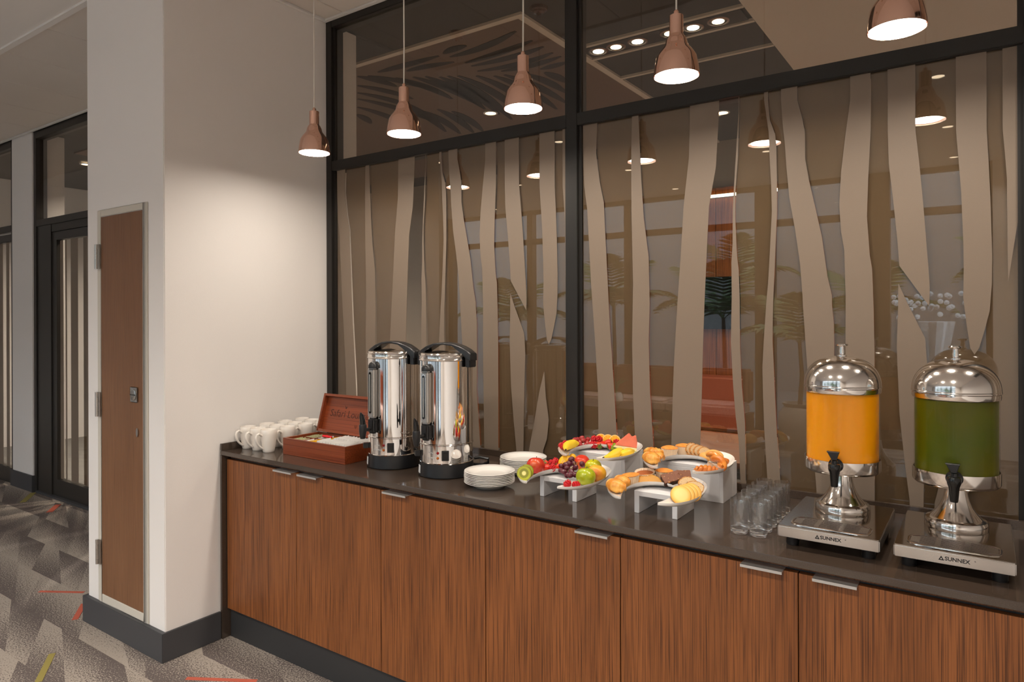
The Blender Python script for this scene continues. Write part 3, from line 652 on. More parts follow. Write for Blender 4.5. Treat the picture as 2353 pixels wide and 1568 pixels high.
tag(box('wall_window_far', 'wall_paint', -10.1, -7.5, WY-.08, WY+.08, 0, CEIL), 'solid wall past the last garden window', 'wall', kind='structure')
so = thing('banquette', 'orange leather banquette with patterned seat below the garden windows', 'sofa', (-5.2, -3.72, 0))
for k in range(3):
    box('back_cushion', 'leather_orange', .93*k+.005, .93*(k+1)-.005, .0, .16, .44, .86, so, bevel=.03, seg=3); box('seat_cushion', 'seat_fabric', .93*k+.005, .93*(k+1)-.005, .165, .66, .32, .46, so, bevel=.03, seg=3)
box('base', 'wall_wood', 0, 2.79, .02, .6, .0, .318, so)
tb2 = thing('coffee_table', 'low timber coffee table before the orange banquette', 'table', (-4.0, -2.5, 0))
box('table_top', 'deck_wood', -.6, .6, -.3, .3, .42, .45, tb2, bevel=.003)
for x in (-.52, .52):
    for y in (-.24, .24): box('leg', 'frame_metal', x-.02, x+.02, y-.02, y+.02, 0, .42, tb2)
def frond_mesh(L=1.3, drop=.7, n=20, w=.040, seed=1):
    r = random.Random(seed); m = MB(); path = []
    for i in range(n+1):
        t = i/n; path.append(Vector((L*t*(1-.12*t), 0, L*.55*t-drop*L*t*t)))
    m.tube(path, [.008*(1-.8*i/n) for i in range(n+1)], 5)
    for i in range(2, n+1):
        p = path[i]; t = i/n; ll = L*.34*math.sin(math.pi*(.12+.8*t))
        for s in (-1, 1):
            e = p+Vector((ll*.55, s*ll*.8, -ll*(.25+.2*r.random()))); d = Vector((w*.5, 0, 0))
            mid = (p+e)/2+Vector((0, 0, .02)); m.add([p-d, mid-d*1.6, e, mid+d*1.6, p+d], [(0, 1, 2, 3, 4)])
    return m.mesh('frond', 'foliage', smooth=False)
FR = [frond_mesh(1.35, .75, seed=1), frond_mesh(1.15, .95, seed=2), frond_mesh(1.5, .6, seed=3)]
def palm(name, label, loc, h, s=1.0, nf=9, pot=False, group=None):
    t = thing(name, label, 'palm', loc, group=group); z0 = 0
    if pot:
        MB().lathe([(0, 0), (.15, 0), (.2, .12), (.235, .3), (.22, .42), (.17, .50), (.19, .54), (.17, .54), (.15, .50), (0, .48)], 28).build('pot', 'pot_stone', t); z0 = .48
    MB().tube([(0, 0, z0), (.03, .02, z0+h*.5), (0, 0, z0+h)], [.045*s, .04*s, .03*s], 8).build('trunk', 'bark', t)
    for k in range(nf):
        o = link('frond', FR[k % 3], t, (0, 0, z0+h-.02), (0, R(-18-14*(k % 3)), 2*math.pi*k/nf+.3*(k % 2))); o.scale = (s, s, s)
    return t
palm('potted_palm', 'palm in a round stone pot inside the garden windows', (-1.75, -3.15, 0), .75, .62, 9, True)
for i, (x, y, h, s) in enumerate(((-3.3, -5.3, 1.5, .92), (-1.55, -7.3, 1.5, .95), (-5.3, -5.6, 1.7, .92), (.45, -7.6, 2.0, .85), (-7.3, -5.4, 1.4, .9), (-3.9, -8.0, 2.2, .9))):
    palm('garden_palm', 'garden palm outside the windows, %s from the solid wall end' % ORD[[2, 1, 4, 0, 5, 3][i]], (x, y, 0), h, s, 10, group='palms in the garden')
tag(box('ground_outside', 'paving', -14, 6, -14, WY-.09, -.06, -.001), 'grey paving of the garden outside', 'ground', kind='structure')
tag(box('wall_garden', 'garden_wall', -14, 6, -9.6, -9.4, 0, 4.6), 'grey garden wall beyond the palms', 'wall', kind='structure')  # height extended to hide bright sky from the glass reflections
fs = thing('flower_stand', 'tall stand of white blossoms over a draped white cloth in the garden', 'flower stand', (-.62, -5.6, 0))
MB().lathe([(0, 1.45), (.28, 1.45), (.22, 1.1), (.12, .7), (.16, .2), (.22, 0), (0, 0)], 20, fn=lambda p, a: (p[0]*(1+.12*math.sin(7*a)), p[1]*(1+.12*math.sin(7*a)), p[2])).build('draped_cloth', 'flower_white', fs)
bl = MB(); r_ = random.Random(3)
for k in range(46):
    a = r_.uniform(0, 6.28); d = .5*math.sqrt(r_.random()); bl.ell((d*math.cos(a), d*math.sin(a), 1.5+r_.uniform(0, .32)), .035, 6, 4)
bl.build('blossom_cluster', 'flower_white', fs)
pp = thing('potted_plant', 'leafy plant in a round white pot on the coffee table', 'plant', (-3.75, -2.5, .45))
MB().lathe([(0, 0), (.05, 0), (.095, .05), (.10, .10), (.075, .15), (.065, .15), (.06, .13), (0, .13)], 24).build('pot', 'porcelain', pp)
for k in range(9):
    a = k*.7; MB().tube([(0, 0, .12), (.05*math.cos(a), .05*math.sin(a), .26), (.17*math.cos(a), .17*math.sin(a), .34-.02*(k % 3))], [.006, .022, .003], 6, flat=.25).build('leaf', 'foliage_light', pp)
pf = thing('wall_picture', 'framed picture on the far end wall of the lounge', 'picture', (-9.6, .6, 1.55))
box('frame', 'pot_stone', .0005, .03, -.35, .35, -.45, .45, pf, bevel=.004); box('print', 'backroom_wall', .0305, .032, -.29, .29, -.39, .39, pf)

# ================================================================== PENDANTS
def pendant(i, x, y=2.045, z=2.288):
    t = thing('pendant_lamp', '%s copper bell pendant lamp from the white column' % ORD[i], 'pendant lamp', (x, y, z), group='copper pendants over the counter')
    pro = [(.0705, 0), (.0698, .012), (.0675, .028), (.062, .058), (.054, .072), (.047, .081), (.038, .0925), (.0345, .1), (.032, .111), (.027, .1215), (.0222, .129)]
    MB().lathe(pro+[(r-.0014, zz-.0005) for r, zz in pro[::-1]], 48, closed=True).build('shade', 'copper', t, angle=50)
    MB().lathe([(0, .1288), (.0216, .1288), (.0216, .188), (.020, .1895), (0, .1895)], 28).build('lamp_holder', 'copper', t)
    MB().lathe([(0, .1895), (.0085, .1895), (.0085, .2005), (.005, .206), (0, .206)], 16).build('cord_grip', 'copper', t)
    MB().tube([(0, 0, .204), (.0015, 0, .35), (0, 0, CEIL-z-.03)], .0030, 8).build('cord', 'cord_white', t)
    MB().lathe([(0, CEIL-z-.045), (.012, CEIL-z-.045), (.014, CEIL-z-.03), (.030, CEIL-z-.026), (.034, CEIL-z-.018), (.045, CEIL-z-.014), (.050, CEIL-z), (0, CEIL-z)], 28).build('ceiling_rose', 'copper', t)
    MB().lathe([(0, .014), (.06, .014), (.0665, .008), (.0668, .010), (.0605, .0165), (0, .0165)], 32).build('diffuser', 'lamp_white', t)
    lamp('pendant_beam', 'AREA', t, (0, 0, .004), PENDANT_W, NEUT, .11, R(176))
for i, x in enumerate((-2.515, -1.955, -1.368, -.792, -.190)): pendant(i, x)
pendant(5, .40)

# ================================================================== THINGS ON THE COUNTER
Z0 = .9002
# ---------------------------------------------------------------- mugs
def mug(label, loc):
    t = thing('coffee_mug', label, 'mug', loc, group='white mugs in the corner')
    MB().lathe([(0, .002), (.024, .002), (.0252, 0), (.0268, .001), (.0285, .012), (.0325, .035), (.0355, .06), (.0368, .085), (.0372, .1055), (.0363, .1065), (.0350, .1055), (.0340, .085), (.0325, .06), (.0295, .035), (.025, .010), (0, .007)], 40).build('body', 'mug_white', t, angle=60)
    hp = [(0, -.0345, .079), (0, -.041, .0855), (0, -.050, .0905), (0, -.060, .087), (0, -.0655, .076), (0, -.0640, .060), (0, -.056, .043), (0, -.045, .030), (0, -.0335, .0215), (0, -.0295, .0185)]
    MB().tube(hp, [.0062, .0056, .0052, .005, .005, .005, .005, .005, .0055, .006], 10, up=(1, 0, 0), flat=1.35).build('handle', 'mug_white', t)
    return t
rows = ['front row', 'second row', 'third row', 'back row by the glass']; cols = ['against the side wall', 'in the middle', 'beside the tea box']
m0 = None
for r in range(4):
    for c in range(3):
        lab = 'white porcelain mug in the %s, %s' % (rows[r], cols[c]); loc = (-2.9635+.0815*c, 2.003+.107*r, Z0)
        m0 = mug(lab, loc) if m0 is None else m0
        if r or c: dup(m0, loc, (0, 0, R(rnd.uniform(-7, 7))), lab)
# ---------------------------------------------------------------- tea box
BX0, BX1, BYF, BYB, BZ = -2.700, -2.276, 2.008, 2.214, .9762
tb = thing('tea_box', 'open reddish wooden tea box with divided tray and burnt lettering', 'tea box', (BX0, BYF, Z0))
bw, bd, bh = BX1-BX0, BYB-BYF, BZ-Z0
b = MB().box(0, bw, 0, .010, 0, bh).box(0, bw, bd-.010, bd, 0, bh).box(0, .010, .010, bd-.010, 0, bh).box(bw-.010, bw, .010, bd-.010, 0, bh).box(.010, bw-.010, .010, bd-.010, 0, .008)
b.build('box_body', 'box_wood', tb, bevel=.001, seg=1)
MB().box(.096, .101, .0101, bd-.0101, .008, bh-.008).box(.200, .205, .0101, bd-.0101, .008, bh-.008).box(.0101, .096, .100, .105, .008, bh-.008).box(.101, .200, .100, .105, .008, bh-.008).build('divider', 'box_wood', tb)
ld = link('lid', None, tb, (0, bd+.001, bh+.002), (R(90-16), 0, 0))
ll = .186
lm = MB().box(0, bw, 0, ll, -.0075, 0).box(0, .012, 0, ll, 0, .022).box(bw-.012, bw, 0, ll, 0, .022).box(.012, bw-.012, 0, .012, 0, .022).box(.012, bw-.012, ll-.012, ll, 0, .022)
COL.objects.unlink(ld); bpy.data.objects.remove(ld)
ld = lm.build('lid', 'box_wood', tb, (0, bd+.0075, bh+.0005), (R(74), 0, 0), bevel=.001, seg=1)
text_mesh('burnt_lettering', 'Safari Lounge', .050, 'print_burnt', ld, Matrix.Translation((.185, .095, .0004)), shear=.05)
text_mesh('burnt_small_lettering', 'sp', .024, 'print_burnt', ld, Matrix.Translation((.245, .045, .0004)))
MB().box(.04, .33, .0675, .0688, .0002, .0006).build('burnt_line', 'print_burnt', ld)
MB().add([(.152, .122, .0006), (.146, .140, .0006), (.155, .128, .0006), (.164, .136, .0006), (.158, .122, .0006)], [(0, 1, 2, 3, 4)]).build('burnt_leaf', 'print_burnt', ld, smooth=False)
for x in (.04, bw-.07): MB().box(x, x+.03, bd-.004, bd+.006, bh-.002, bh+.006).build('hinge', 'steel_satin', tb)
def sachet(name, lab, cat, mat, loc, rot, sx, sz, th=.006, group=None):
    m = MB(); n = 6; vs = []; fs = []          # crimped paper packet: pillow section, wavy top edge
    for i in range(n+1):
        x = -sx/2+sx*i/n; b_ = th/2*(.35+.65*math.sin(math.pi*(.1+.8*i/n))); top = sz+(rnd.random()-.5)*.003
        vs += [(x, -b_*.7, 0), (x, -b_, sz*.45), (x, -b_*.45, top-.004), (x, 0, top), (x, b_*.45, top-.004), (x, b_, sz*.45), (x, b_*.7, 0)]
    for i in range(n):
        for k in range(7): fs.append((i*7+k, i*7+(k+1) % 7, i*7+7+(k+1) % 7, i*7+7+k))
    fs += [tuple(range(7))[::-1], tuple(n*7+k for k in range(7))]; m.add(vs, fs)
    o = m.build(name, mat, None, loc, rot, angle=60); return tag(o, lab, cat, group)
fx, fy, fz = BX0, BYF, Z0+.0085
for k in range(11):
    for rw in range(2):
        sachet('sugar_sachet', 'white paper sachet in the tea box, %s in the %s row' % (ORD[k], 'front' if rw == 0 else 'rear'), 'sachet', 'paper_white', (fx+.222+.0182*k, fy+.056+.094*rw, fz+.002), (R(rnd.uniform(-1, 1)), R(0), R(90+rnd.uniform(-3, 3))), .078, .070+rnd.uniform(-.003, .003), .0125, 'white sachets in the tea box')
for k in range(5):
    sachet('tea_sachet', 'yellow tea packet in the tea box, %s from the divider in front' % ORD[k], 'sachet', 'paper_yellow', (fx+.150+.0105*k, fy+.052, fz), (0, 0, R(90+rnd.uniform(-4, 4))), .074, .062+.001*(k % 3), .0065, 'yellow packets in the tea box')
for k in range(4):
    sachet('tea_sachet', 'white tea packet in the tea box beside the yellow ones, %s' % ORD[k], 'sachet', 'paper_white', (fx+.108+.0095*k, fy+.052, fz), (0, 0, R(90+rnd.uniform(-5, 5))), .070, .058+.002*(k % 2), .006, 'white tea packets')
for k in range(3):
    sachet('tea_sachet', 'yellow tea packet in the tea box by the red one, %s' % ORD[k], 'sachet', 'paper_yellow', (fx+.168+.009*k, fy+.152, fz), (0, 0, R(90)), .074, .060, .0065, 'yellow packets by the red one')
for k in range(4): sachet('tea_sachet', 'white tea packet in the rear compartment of the tea box, %s' % ORD[k], 'sachet', 'paper_white', (fx+.108+.008*k, fy+.152, fz), (0, 0, R(90+rnd.uniform(-4, 4))), .072, .060, .006, 'rear white tea packets')
sachet('tea_sachet', 'bright red tea packet lying across the rear compartment of the tea box', 'sachet', 'paper_red', (fx+.150, fy+.135, fz+.063), (0, R(3), R(12)), .052, .010, .022)
for j, (cy, nm) in enumerate(((.055, 'front'), (.152, 'rear'))):
    for k in range(7): sachet('tea_sachet', 'pale green herbal tea bag in the %s corner of the tea box, %s' % (nm, ORD[k]), 'sachet', 'paper_green', (fx+.0155+.0122*k, fy+cy, fz), (0, 0, R(90+rnd.uniform(-3, 3))), .072, .058+.002*(k % 2), .009, 'green tea bags')

# ---------------------------------------------------------------- hot water urns
def urn(label, x, y):
    t = thing('water_urn', label, 'urn', (x, y, Z0), group='stainless water urns')
    MB().lathe([(0, .001), (.111, .001), (.1135, .004), (.112, .025), (.109, .050), (.1085, .0555), (0, .0555)], 64).build('base', 'black_plastic', t)
    MB().lathe([(0, .0557), (.1085, .0557), (.110, .058), (.1075, .060), (.1075, .128), (0, .128)], 72).build('heater_band', 'steel_mirror', t)
    MB().lathe([(0, .1282), (.1082, .1282), (.1105, .1305), (.1105, .133), (.108, .1355), (.108, .462), (0, .462)], 72).build('body', 'steel_mirror', t)
    MB().lathe([(0, .4622), (.108, .4622), (.1110, .464), (.1115, .467), (.1095, .470), (.1095, .480), (.1120, .483), (.1120, .485), (0, .485)], 72).build('rim_band', 'steel_polished', t)
    lidm = MB().lathe([(0, .4852), (.106, .4852), (.1075, .488), (.106, .492), (.100, .4945), (.086, .4935), (.082, .4925), (.05, .499), (.02, .503), (0, .504)], 64).build('lid', 'steel_polished', t)
    # arched black handle running from side to side
    hp = [(-.134, 0, .492), (-.120, 0, .503), (-.09, 0, .519), (-.05, 0, .531), (0, 0, .535), (.05, 0, .531), (.09, 0, .521), (.120, 0, .508), (.142, 0, .494)]
    hm = MB(); n = len(hp)
    prof = []
    th = [.020, .024, .020, .011, .009, .011, .024, .034, .030]; wd_ = [.022, .024, .025, .025, .025, .025, .025, .024, .022]
    vs = []; fs = []
    for (px, _, pz), a, w in zip(hp, th, wd_): vs += [(px, -w, pz-a), (px, w, pz-a), (px, w, pz-.004), (px, w*.7, pz), (px, -w*.7, pz), (px, -w, pz-.004)]
    for i in range(n-1):
        for k in range(6): fs.append((i*6+k, i*6+(k+1) % 6, i*6+6+(k+1) % 6, i*6+6+k))
    fs += [tuple(range(6))[::-1], tuple((n-1)*6+k for k in range(6))]
    hm.add(vs, fs); hd_ = hm.build('lid_handle', 'black_plastic', t, bevel=.001, seg=1)
    for s in (-1, 1): MB().box(*(sorted((s*.1145, s*.1395))), -.021, .021, .438, .478).build('handle_lug', 'black_plastic', t, bevel=.003)
    # sight gauge on the front (-y)
    MB().box(-.020, .020, -.136, -.109, .218, .424).build('gauge_housing', 'steel_satin', t, bevel=.006, seg=3)
    MB().prism([(-.0045*1+.0045*math.cos(a), .0) for a in (0,)]+[(0, 0), (.001, 0)], 0, .001).v
    sg = MB()
    def slot(w, z0, z1, y0, y1):
        pts = [(w*math.cos(a), z1-w+w*math.sin(a)) for a in [math.pi*i/8 for i in range(9)]]+[(w*math.cos(a), z0+w+w*math.sin(a)) for a in [math.pi+math.pi*i/8 for i in range(9)]]
        mx = Matrix(((1, 0, 0, 0), (0, 0, 1, 0), (0, 1, 0, 0), (0, 0, 0, 1)))
        return MB().prism(pts, y0, y1, mx)
    slot(.0088, .234, .412, -.1372, -.1362).build('gauge_bezel', 'steel_polished', t); slot(.0066, .237, .409, -.1382, -.1373).build('sight_glass', 'black_gloss', t)
    slot(.0022, .245, .400, -.1388, -.1383).build('level_tube', 'aluminium', t)
    MB().lathe([(0, .4242), (.022, .4242), (.0215, .436), (.016, .446), (.008, .451), (0, .452)], 24, Matrix.Translation((0, -.119, 0)) @ Matrix.Diagonal((1, .85, 1, 1))).build('gauge_cap', 'black_plastic', t)
    MB().box(-.0205, .0205, -.137, -.108, .152, .2178).build('gauge_foot', 'black_plastic', t, bevel=.008, seg=3)
    sp = MB().tube([(0, -.136, .172), (0, -.172, .172)], .0075, 14).build('spigot_pipe', 'black_plastic', t)
    MB().lathe([(0, .138), (.010, .138), (.0125, .148), (.0155, .168), (.0160, .192), (.014, .197), (0, .197)], 20, Matrix.Translation((0, -.178, 0))).build('spigot', 'black_plastic', t)
    MB().tube([(0, -.178, .196), (0, -.180, .216), (0, -.184, .234), (0, -.190, .246)], [.0135, .0125, .009, .003], 12, flat=.8).build('spigot_lever', 'black_gloss', t)
    # switch, indicator lamps and knob on the heater band
    def on_band(ang, z, r=.1075): return Matrix.Rotation(R(ang), 4, 'Z') @ Matrix.Translation((0, -r, z))
    MB().box(-.0145, .0145, -.003, .0, -.020, .020, on_band(38, .092)).build('switch_frame', 'black_plastic', t, bevel=.001); MB().box(-.009, .009, -.006, -.0031, -.014, .014, on_band(38, .092)).build('rocker_switch', 'black_gloss', t, bevel=.001)
    for z, mt in ((.102, 'red_lens'), (.082, 'amber_lens')): MB().lathe([(0, .0055), (.0035, .005), (.005, .003), (.0055, 0), (0, 0)], 16, on_band(22, z) @ Matrix.Rotation(R(90), 4, 'X')).build('indicator_lamp', mt, t)
    for z, s in ((.102, 'Boiling'), (.082, 'Keep Warm')): text_mesh('switch_label', s, .0075, 'print_white', t, on_band(6, z, .1079) @ Matrix.Rotation(R(90), 4, 'X'))
    MB().box(-.011, .011, -.022, 0, -.011, .011, on_band(-38, .090)).build('thermostat_knob', 'black_plastic', t, bevel=.002)
    sb = MB()
    for i in range(5): sb.add([on_band(-42+3*i+d, z, .1120 if z > .02 else .1136) @ Vector((0, 0, 0)) for d, z in ((0, .012), (3, .012), (3, .044), (0, .044))], [(0, 1, 2, 3)])
    sb.build('rating_sticker', 'print_white', t, smooth=False)
    MB().tube([(.06, .085, .03), (.11, .10, .03), (.145, .09, .045), (.150, .085, .062), (.115, .075, .066), (.09, .07, .06)], .006, 8).build('power_cord', 'black_plastic', t)
    return t
urn('stainless hot water urn beside the wooden tea box', -2.107, 2.133); urn('stainless hot water urn beside the stacked plates', -1.811, 2.135)

# ---------------------------------------------------------------- plates
pl_me = MB().lathe([(0, .003), (.052, .003), (.054, 0), (.058, 0), (.062, .005), (.080, .0125), (.0945, .019), (.0955, .0205), (.094, .0215), (.078, .0150), (.063, .0075), (.054, .0054), (0, .005)], 64).mesh('side_plate', 'porcelain', angle=60)
for (x, y, n, nm) in ((-1.538, 2.062, 8, 'the front stack beside the urn'), (-1.556, 2.318, 9, 'the rear stack near the glass')):
    for k in range(n):
        tag(link('side_plate', pl_me, None, (x+rnd.uniform(-.001, .001), y+rnd.uniform(-.001, .001), Z0+.0058*k), (0, 0, k)), 'white side plate, %s from the top of %s' % (ORD[n-1-k], nm), 'plate', 'plates stacked on the counter')

# ---------------------------------------------------------------- risers and crescent trays
def low_riser(label, x0, x1, y0, y1, h):
    t = thing('low_riser', label, 'riser', ((x0+x1)/2, (y0+y1)/2, Z0), group='white display risers'); w, d = (x1-x0)/2, (y1-y0)/2
    box('riser_top', 'riser_white', -w+.0172, w-.0172, -d, d, h-.017, h, t, bevel=.001, seg=1)
    for s in (-1, 1): box('riser_leg', 'riser_white', *sorted((s*w, s*(w-.017))), -d, d, 0, h, t, bevel=.001, seg=1)
low_riser('low white open riser under the front fruit tray', -1.306, -1.157, 2.051, 2.197, .0725); low_riser('low white open riser under the front pastry tray', -.942, -.796, 2.050, 2.200, .0725)
def tall_riser(label, x0, x1, y0, y1, h):
    t = thing('tall_riser', label, 'riser', ((x0+x1)/2, (y0+y1)/2, Z0), group='white display risers'); w, d = (x1-x0)/2, (y1-y0)/2
    box('riser_top', 'riser_white', -w, w, -d, d, h-.012, h, t, bevel=.001, seg=1); box('front_panel', 'riser_white', -w, w-.0122, -d, -d+.012, 0, h-.0122, t, bevel=.0006, seg=1)
    for s in (-1, 1): box('side_panel', 'riser_white', *sorted((s*w, s*(w-.012))), -d if s > 0 else -d+.0122, d, 0, h-.0122, t, bevel=.0006, seg=1)
tall_riser('tall white box riser under the rear fruit tray', -1.338, -1.097, 2.307, 2.470, .120); tall_riser('tall white box riser under the rear pastry tray', -.980, -.736, 2.316, 2.470, .120)
def catmull(P, n):
    out = []
    for i in range(len(P)-1):
        p0, p1, p2, p3 = P[max(0, i-1)], P[i], P[i+1], P[min(len(P)-1, i+2)]
        for k in range(n):
            t = k/n; out.append(tuple(.5*((2*b)+(-a+c)*t+(2*a-5*b+4*c-d)*t*t+(-a+3*b-3*c+d)*t**3) for a, b, c, d in zip(p0, p1, p2, p3)))
    return out+[P[-1]]
OUT = [(-.060, 0), (-.098, .022), (-.142, .080), (-.158, .150), (-.150, .228), (-.118, .300), (-.066, .350), (-.010, .371), (.045, .358), (.090, .318), (.120, .252), (.136, .165), (.131, .085), (.103, .024), (.062, -.002)]
INN = [(-.056, .003), (-.066, .028), (-.080, .070), (-.090, .120), (-.091, .165), (-.082, .202), (-.062, .225), (-.034, .237), (-.004, .236), (.022, .220), (.042, .195), (.057, .160), (.067, .110), (.068, .055), (.060, .004)]
def crescent_mesh():
    O = catmull(OUT, 5); I = catmull(INN, 5); n = len(O); vs = []; fs = []
    us = [0, .03, .08, .15, .25, .38, .5, .62, .75, .85, .92, .97, 1]; k = len(us); h, dp, th = .0255, .0190, .0062
    for i in range(n):
        t = i/(n-1); e = min(1, min(t, 1-t)/.17)**.8
        wd2 = math.hypot(O[i][0]-I[i][0], O[i][1]-I[i][1])
        for u in us:
            z = h-dp*e*(1-abs(2*u-1)**3.2)
            vs.append((I[i][0]*(1-u)+O[i][0]*u, I[i][1]*(1-u)+O[i][1]*u, z))
        for u in us[::-1]:
            uu = .5+(u-.5)*.97; z = h-th-dp*e*(1-abs(2*u-1)**2.6)*.93+(.0012 if u in (0, 1) else 0)
            vs.append((I[i][0]*(1-uu)+O[i][0]*uu, I[i][1]*(1-uu)+O[i][1]*uu, max(0, z)))
    m = 2*k
    for i in range(n-1):
        for j in range(m): fs.append((i*m+j, i*m+(j+1) % m, (i+1)*m+(j+1) % m, (i+1)*m+j))
    fs += [tuple(range(m))[::-1], tuple((n-1)*m+j for j in range(m))]
    return MB().add(vs, fs).mesh('crescent_tray', 'porcelain', angle=70)
TRAY = crescent_mesh()
TA, TB_, TC, TD = (-1.182, 1.862), (-.843, 1.861), (-1.178, 2.120), (-.830, 2.108)
ZA, ZC = Z0+.0727, Z0+.1202
for (x, y), z, lab in ((TA, ZA, 'white crescent tray of whole fruit on the low riser'), (TB_, ZA, 'white crescent tray of muffins and cookies on the low riser'), (TC, ZC, 'white crescent tray of berries and bananas on the tall riser'), (TD, ZC, 'white crescent tray of croissants and twists on the tall riser')):
    tag(link('crescent_tray', TRAY, None, (x, y, z)), lab, 'tray', 'crescent trays')
FA, FC = ZA+.0068, ZC+.0068   # tray floors
def on(px, y, z=0.0):
    """point at distance y from the lens plane's origin, on the vertical plane seen at photo column px"""
    p = aty(px, 1050, y); return Vector((p.x, y, z))
def single(name, mb, mat, lab, cat, loc, rot=None, group=None, **k): return tag(mb.build(name, mat, None, loc, rot, **k), lab, cat, group)

# ---------------------------------------------------------------- fruit
def apple_prof(r, squat=.92, dim=.16):
    P = []
    for i in range(17):
        a = math.pi*i/16; rr = math.sin(a); z = -math.cos(a)
        z2 = z*squat-(.0 if z < 0 else dim*math.exp(-(rr/.28)**2))+(.10*math.exp(-(rr/.3)**2) if z < 0 else 0)
        P.append((r*rr*(1+.05*z) if 0 < i < 16 else 0, r*z2))
    return P
def apple(name, lab, mat, px, y, r, floor, tilt=(0, 0, 0), stem=True, cat='apple'):
    t = thing(name, lab, cat, on(px, y, floor+r*.90)); t.rotation_euler = tilt
    MB().lathe(apple_prof(r), 32).build('skin', mat, t, angle=80)
    if stem: MB().tube([(0, 0, r*.62), (.001, .001, r*.82), (.003, .001, r*1.0)], [.0012, .0011, .0014], 6).build('stem', 'bark', t)
    return t
apple('red_apple', 'glossy red apple behind the kiwi halves on the front fruit tray', 'apple_red', 1231, 2.035, .0330, FA, (R(-14), R(-8), 0))
apple('nectarine', 'red nectarine behind the purple grapes on the front fruit tray', 'nectarine_skin', 1337, 2.185, .0290, FA+.001, (R(12), R(10), 0), False, 'nectarine')
apple('yellow_apple', 'yellow-green apple behind the peach on the front fruit tray', 'apple_yellow', 1363, 2.135, .0300, FA+.001, (R(8), 0, 0))
apple('peach', 'yellow and red peach at the rim of the front fruit tray', 'peach_skin', 1371.5, 2.050, .0315, FA+.001, (R(-6), R(12), 0), False, 'peach')
apple('green_apple', 'bright green apple at the front of the front fruit tray', 'apple_green', 1346, 1.984, .0330, FA+.001, (R(-10), R(-4), 0))
def kiwi(lab, px, y, r, z, yaw):
    t = thing('kiwi_half', lab, 'kiwi', on(px, y, z)); t.rotation_euler = (R(74), 0, yaw)
    MB().lathe([(0, -r*.85), (r*.5, -r*.72), (r*.86, -r*.42), (r, -.002), (r*.99, 0), (0, 0)], 32).build('skin', 'kiwi_skin', t)
    MB().lathe([(0, .0006), (r*.975, .0004), (r*.975, .0001), (0, .0001)], 40).build('cut_face', 'kiwi_face', t)
kiwi('kiwi half with its cut face out at the tray tip', 1204, 1.928, .0255, FA+.0260, R(22)); kiwi('second kiwi half tucked behind the first one', 1210, 1.952, .0245, FA+.0270, R(24))
def rasp_mesh(seed, r=.0095, h=.017):
    m = MB(); k = random.Random(seed); m.ell((0, 0, h*.5), (r*.93, r*.93, h*.50), 12, 8)
    for i in range(5):
        t = (i+.5)/5; rr = r*math.sin(math.pi*(.18+.72*t))*.86; n = max(4, int(rr/r*11))
        for j in range(n):
            a = 2*math.pi*(j+.5*(i % 2))/n; m.ell((rr*math.cos(a)*1.06, rr*math.sin(a)*1.06, h*(1-t)*.95+.001), .0029, 8, 5)
    m.ell((0, 0, h*.96), .003, 6, 4)
    return m.mesh('raspberry', 'berry_red', angle=80)
RASP = [rasp_mesh(1), rasp_mesh(2, .010, .016), rasp_mesh(3, .0088, .0185)]
def berry(i, px, y, z, lab, s=1.25):
    o = link('raspberry', RASP[i % 3], None, on(px, y, z), (R(rnd.uniform(10, 50)), R(rnd.uniform(-25, 25)), R(rnd.uniform(0, 360)))); o.scale = (s,)*3
    return tag(o, lab, 'raspberry', 'raspberries on the fruit trays')
def straw(px, y, z, lab, s=1.25, leaf=True):
    t = thing('strawberry', lab, 'strawberry', on(px, y, z+.011*s), group='strawberries on the fruit trays'); t.rotation_euler = (R(rnd.uniform(60, 110)), R(rnd.uniform(-30, 30)), R(rnd.uniform(0, 360))); t.scale = (s,)*3
    MB().lathe([(0, -.015), (.004, -.0135), (.0085, -.006), (.0115, .003), (.0105, .0085), (.006, .0105), (0, .0100)], 18).build('flesh', 'strawberry_skin', t, angle=80)
    if leaf:
        lm_ = MB()
        for k in range(6):
            a = k*1.05; lm_.tube([(0, 0, .0105), (.006*math.cos(a), .006*math.sin(a), .0125), (.0125*math.cos(a), .0125*math.sin(a), .0105)], [.001, .0032, .0006], 5, flat=.3)
        lm_.build('calyx', 'leaf_green', t)
for k, (px, y, dz) in enumerate(((1256, 2.085, .000), (1275, 2.098, .000), (1255, 2.135, .002), (1284, 2.115, .001))): straw(px, y, FA+dz, 'strawberry between the red apple and the mango, %s along' % ORD[k], 1.2)
for k, (px, y, dz) in enumerate(((1264.5, 2.078, .010), (1264.5, 2.135, .011), (1274.5, 2.148, .013), (1281, 2.165, .016))): berry(k, px, y, FA+dz, 'raspberry between the red apple and the mango, %s along' % ORD[k])
for k, (px, y) in enumerate(((1308.5, 1.899), (1324, 1.916))): berry(k, px, y, FA+(.013, .007)[k], 'raspberry at the pointed tip of the front fruit tray, %s from the tip' % ORD[k], 1.25)
def mango(lab, px, y, z, yaw, s=1.0):
    t = thing('mango_cheek', lab, 'mango', on(px, y, z+.024*s)); t.rotation_euler = (R(68), R(18), yaw); t.scale = (s,)*3
    MB().ell((0, 0, 0), (.0225, .029, .013), 28, 12).build('flesh', 'mango_flesh', t, angle=80)
    g = MB()
    for x in (-.008, .003, .013): g.tube([(x+.006*q, q*.024*math.sqrt(max(.05, 1-(x/.0225)**2)), .0129*math.sqrt(max(.02, 1-(x/.0225)**2-(q*.8)**2))) for q in (-.95, -.6, -.2, .2, .6, .95)], .0005, 5)
    g.build('score_line', 'koeksister', t)
mango('scored yellow mango cheek standing behind the purple grapes', 1298, 2.140, FA+.003, R(24), 1.05); mango('small mango cheek peeking out behind the red nectarine', 1315, 2.205, FA+.012, R(40), .72)
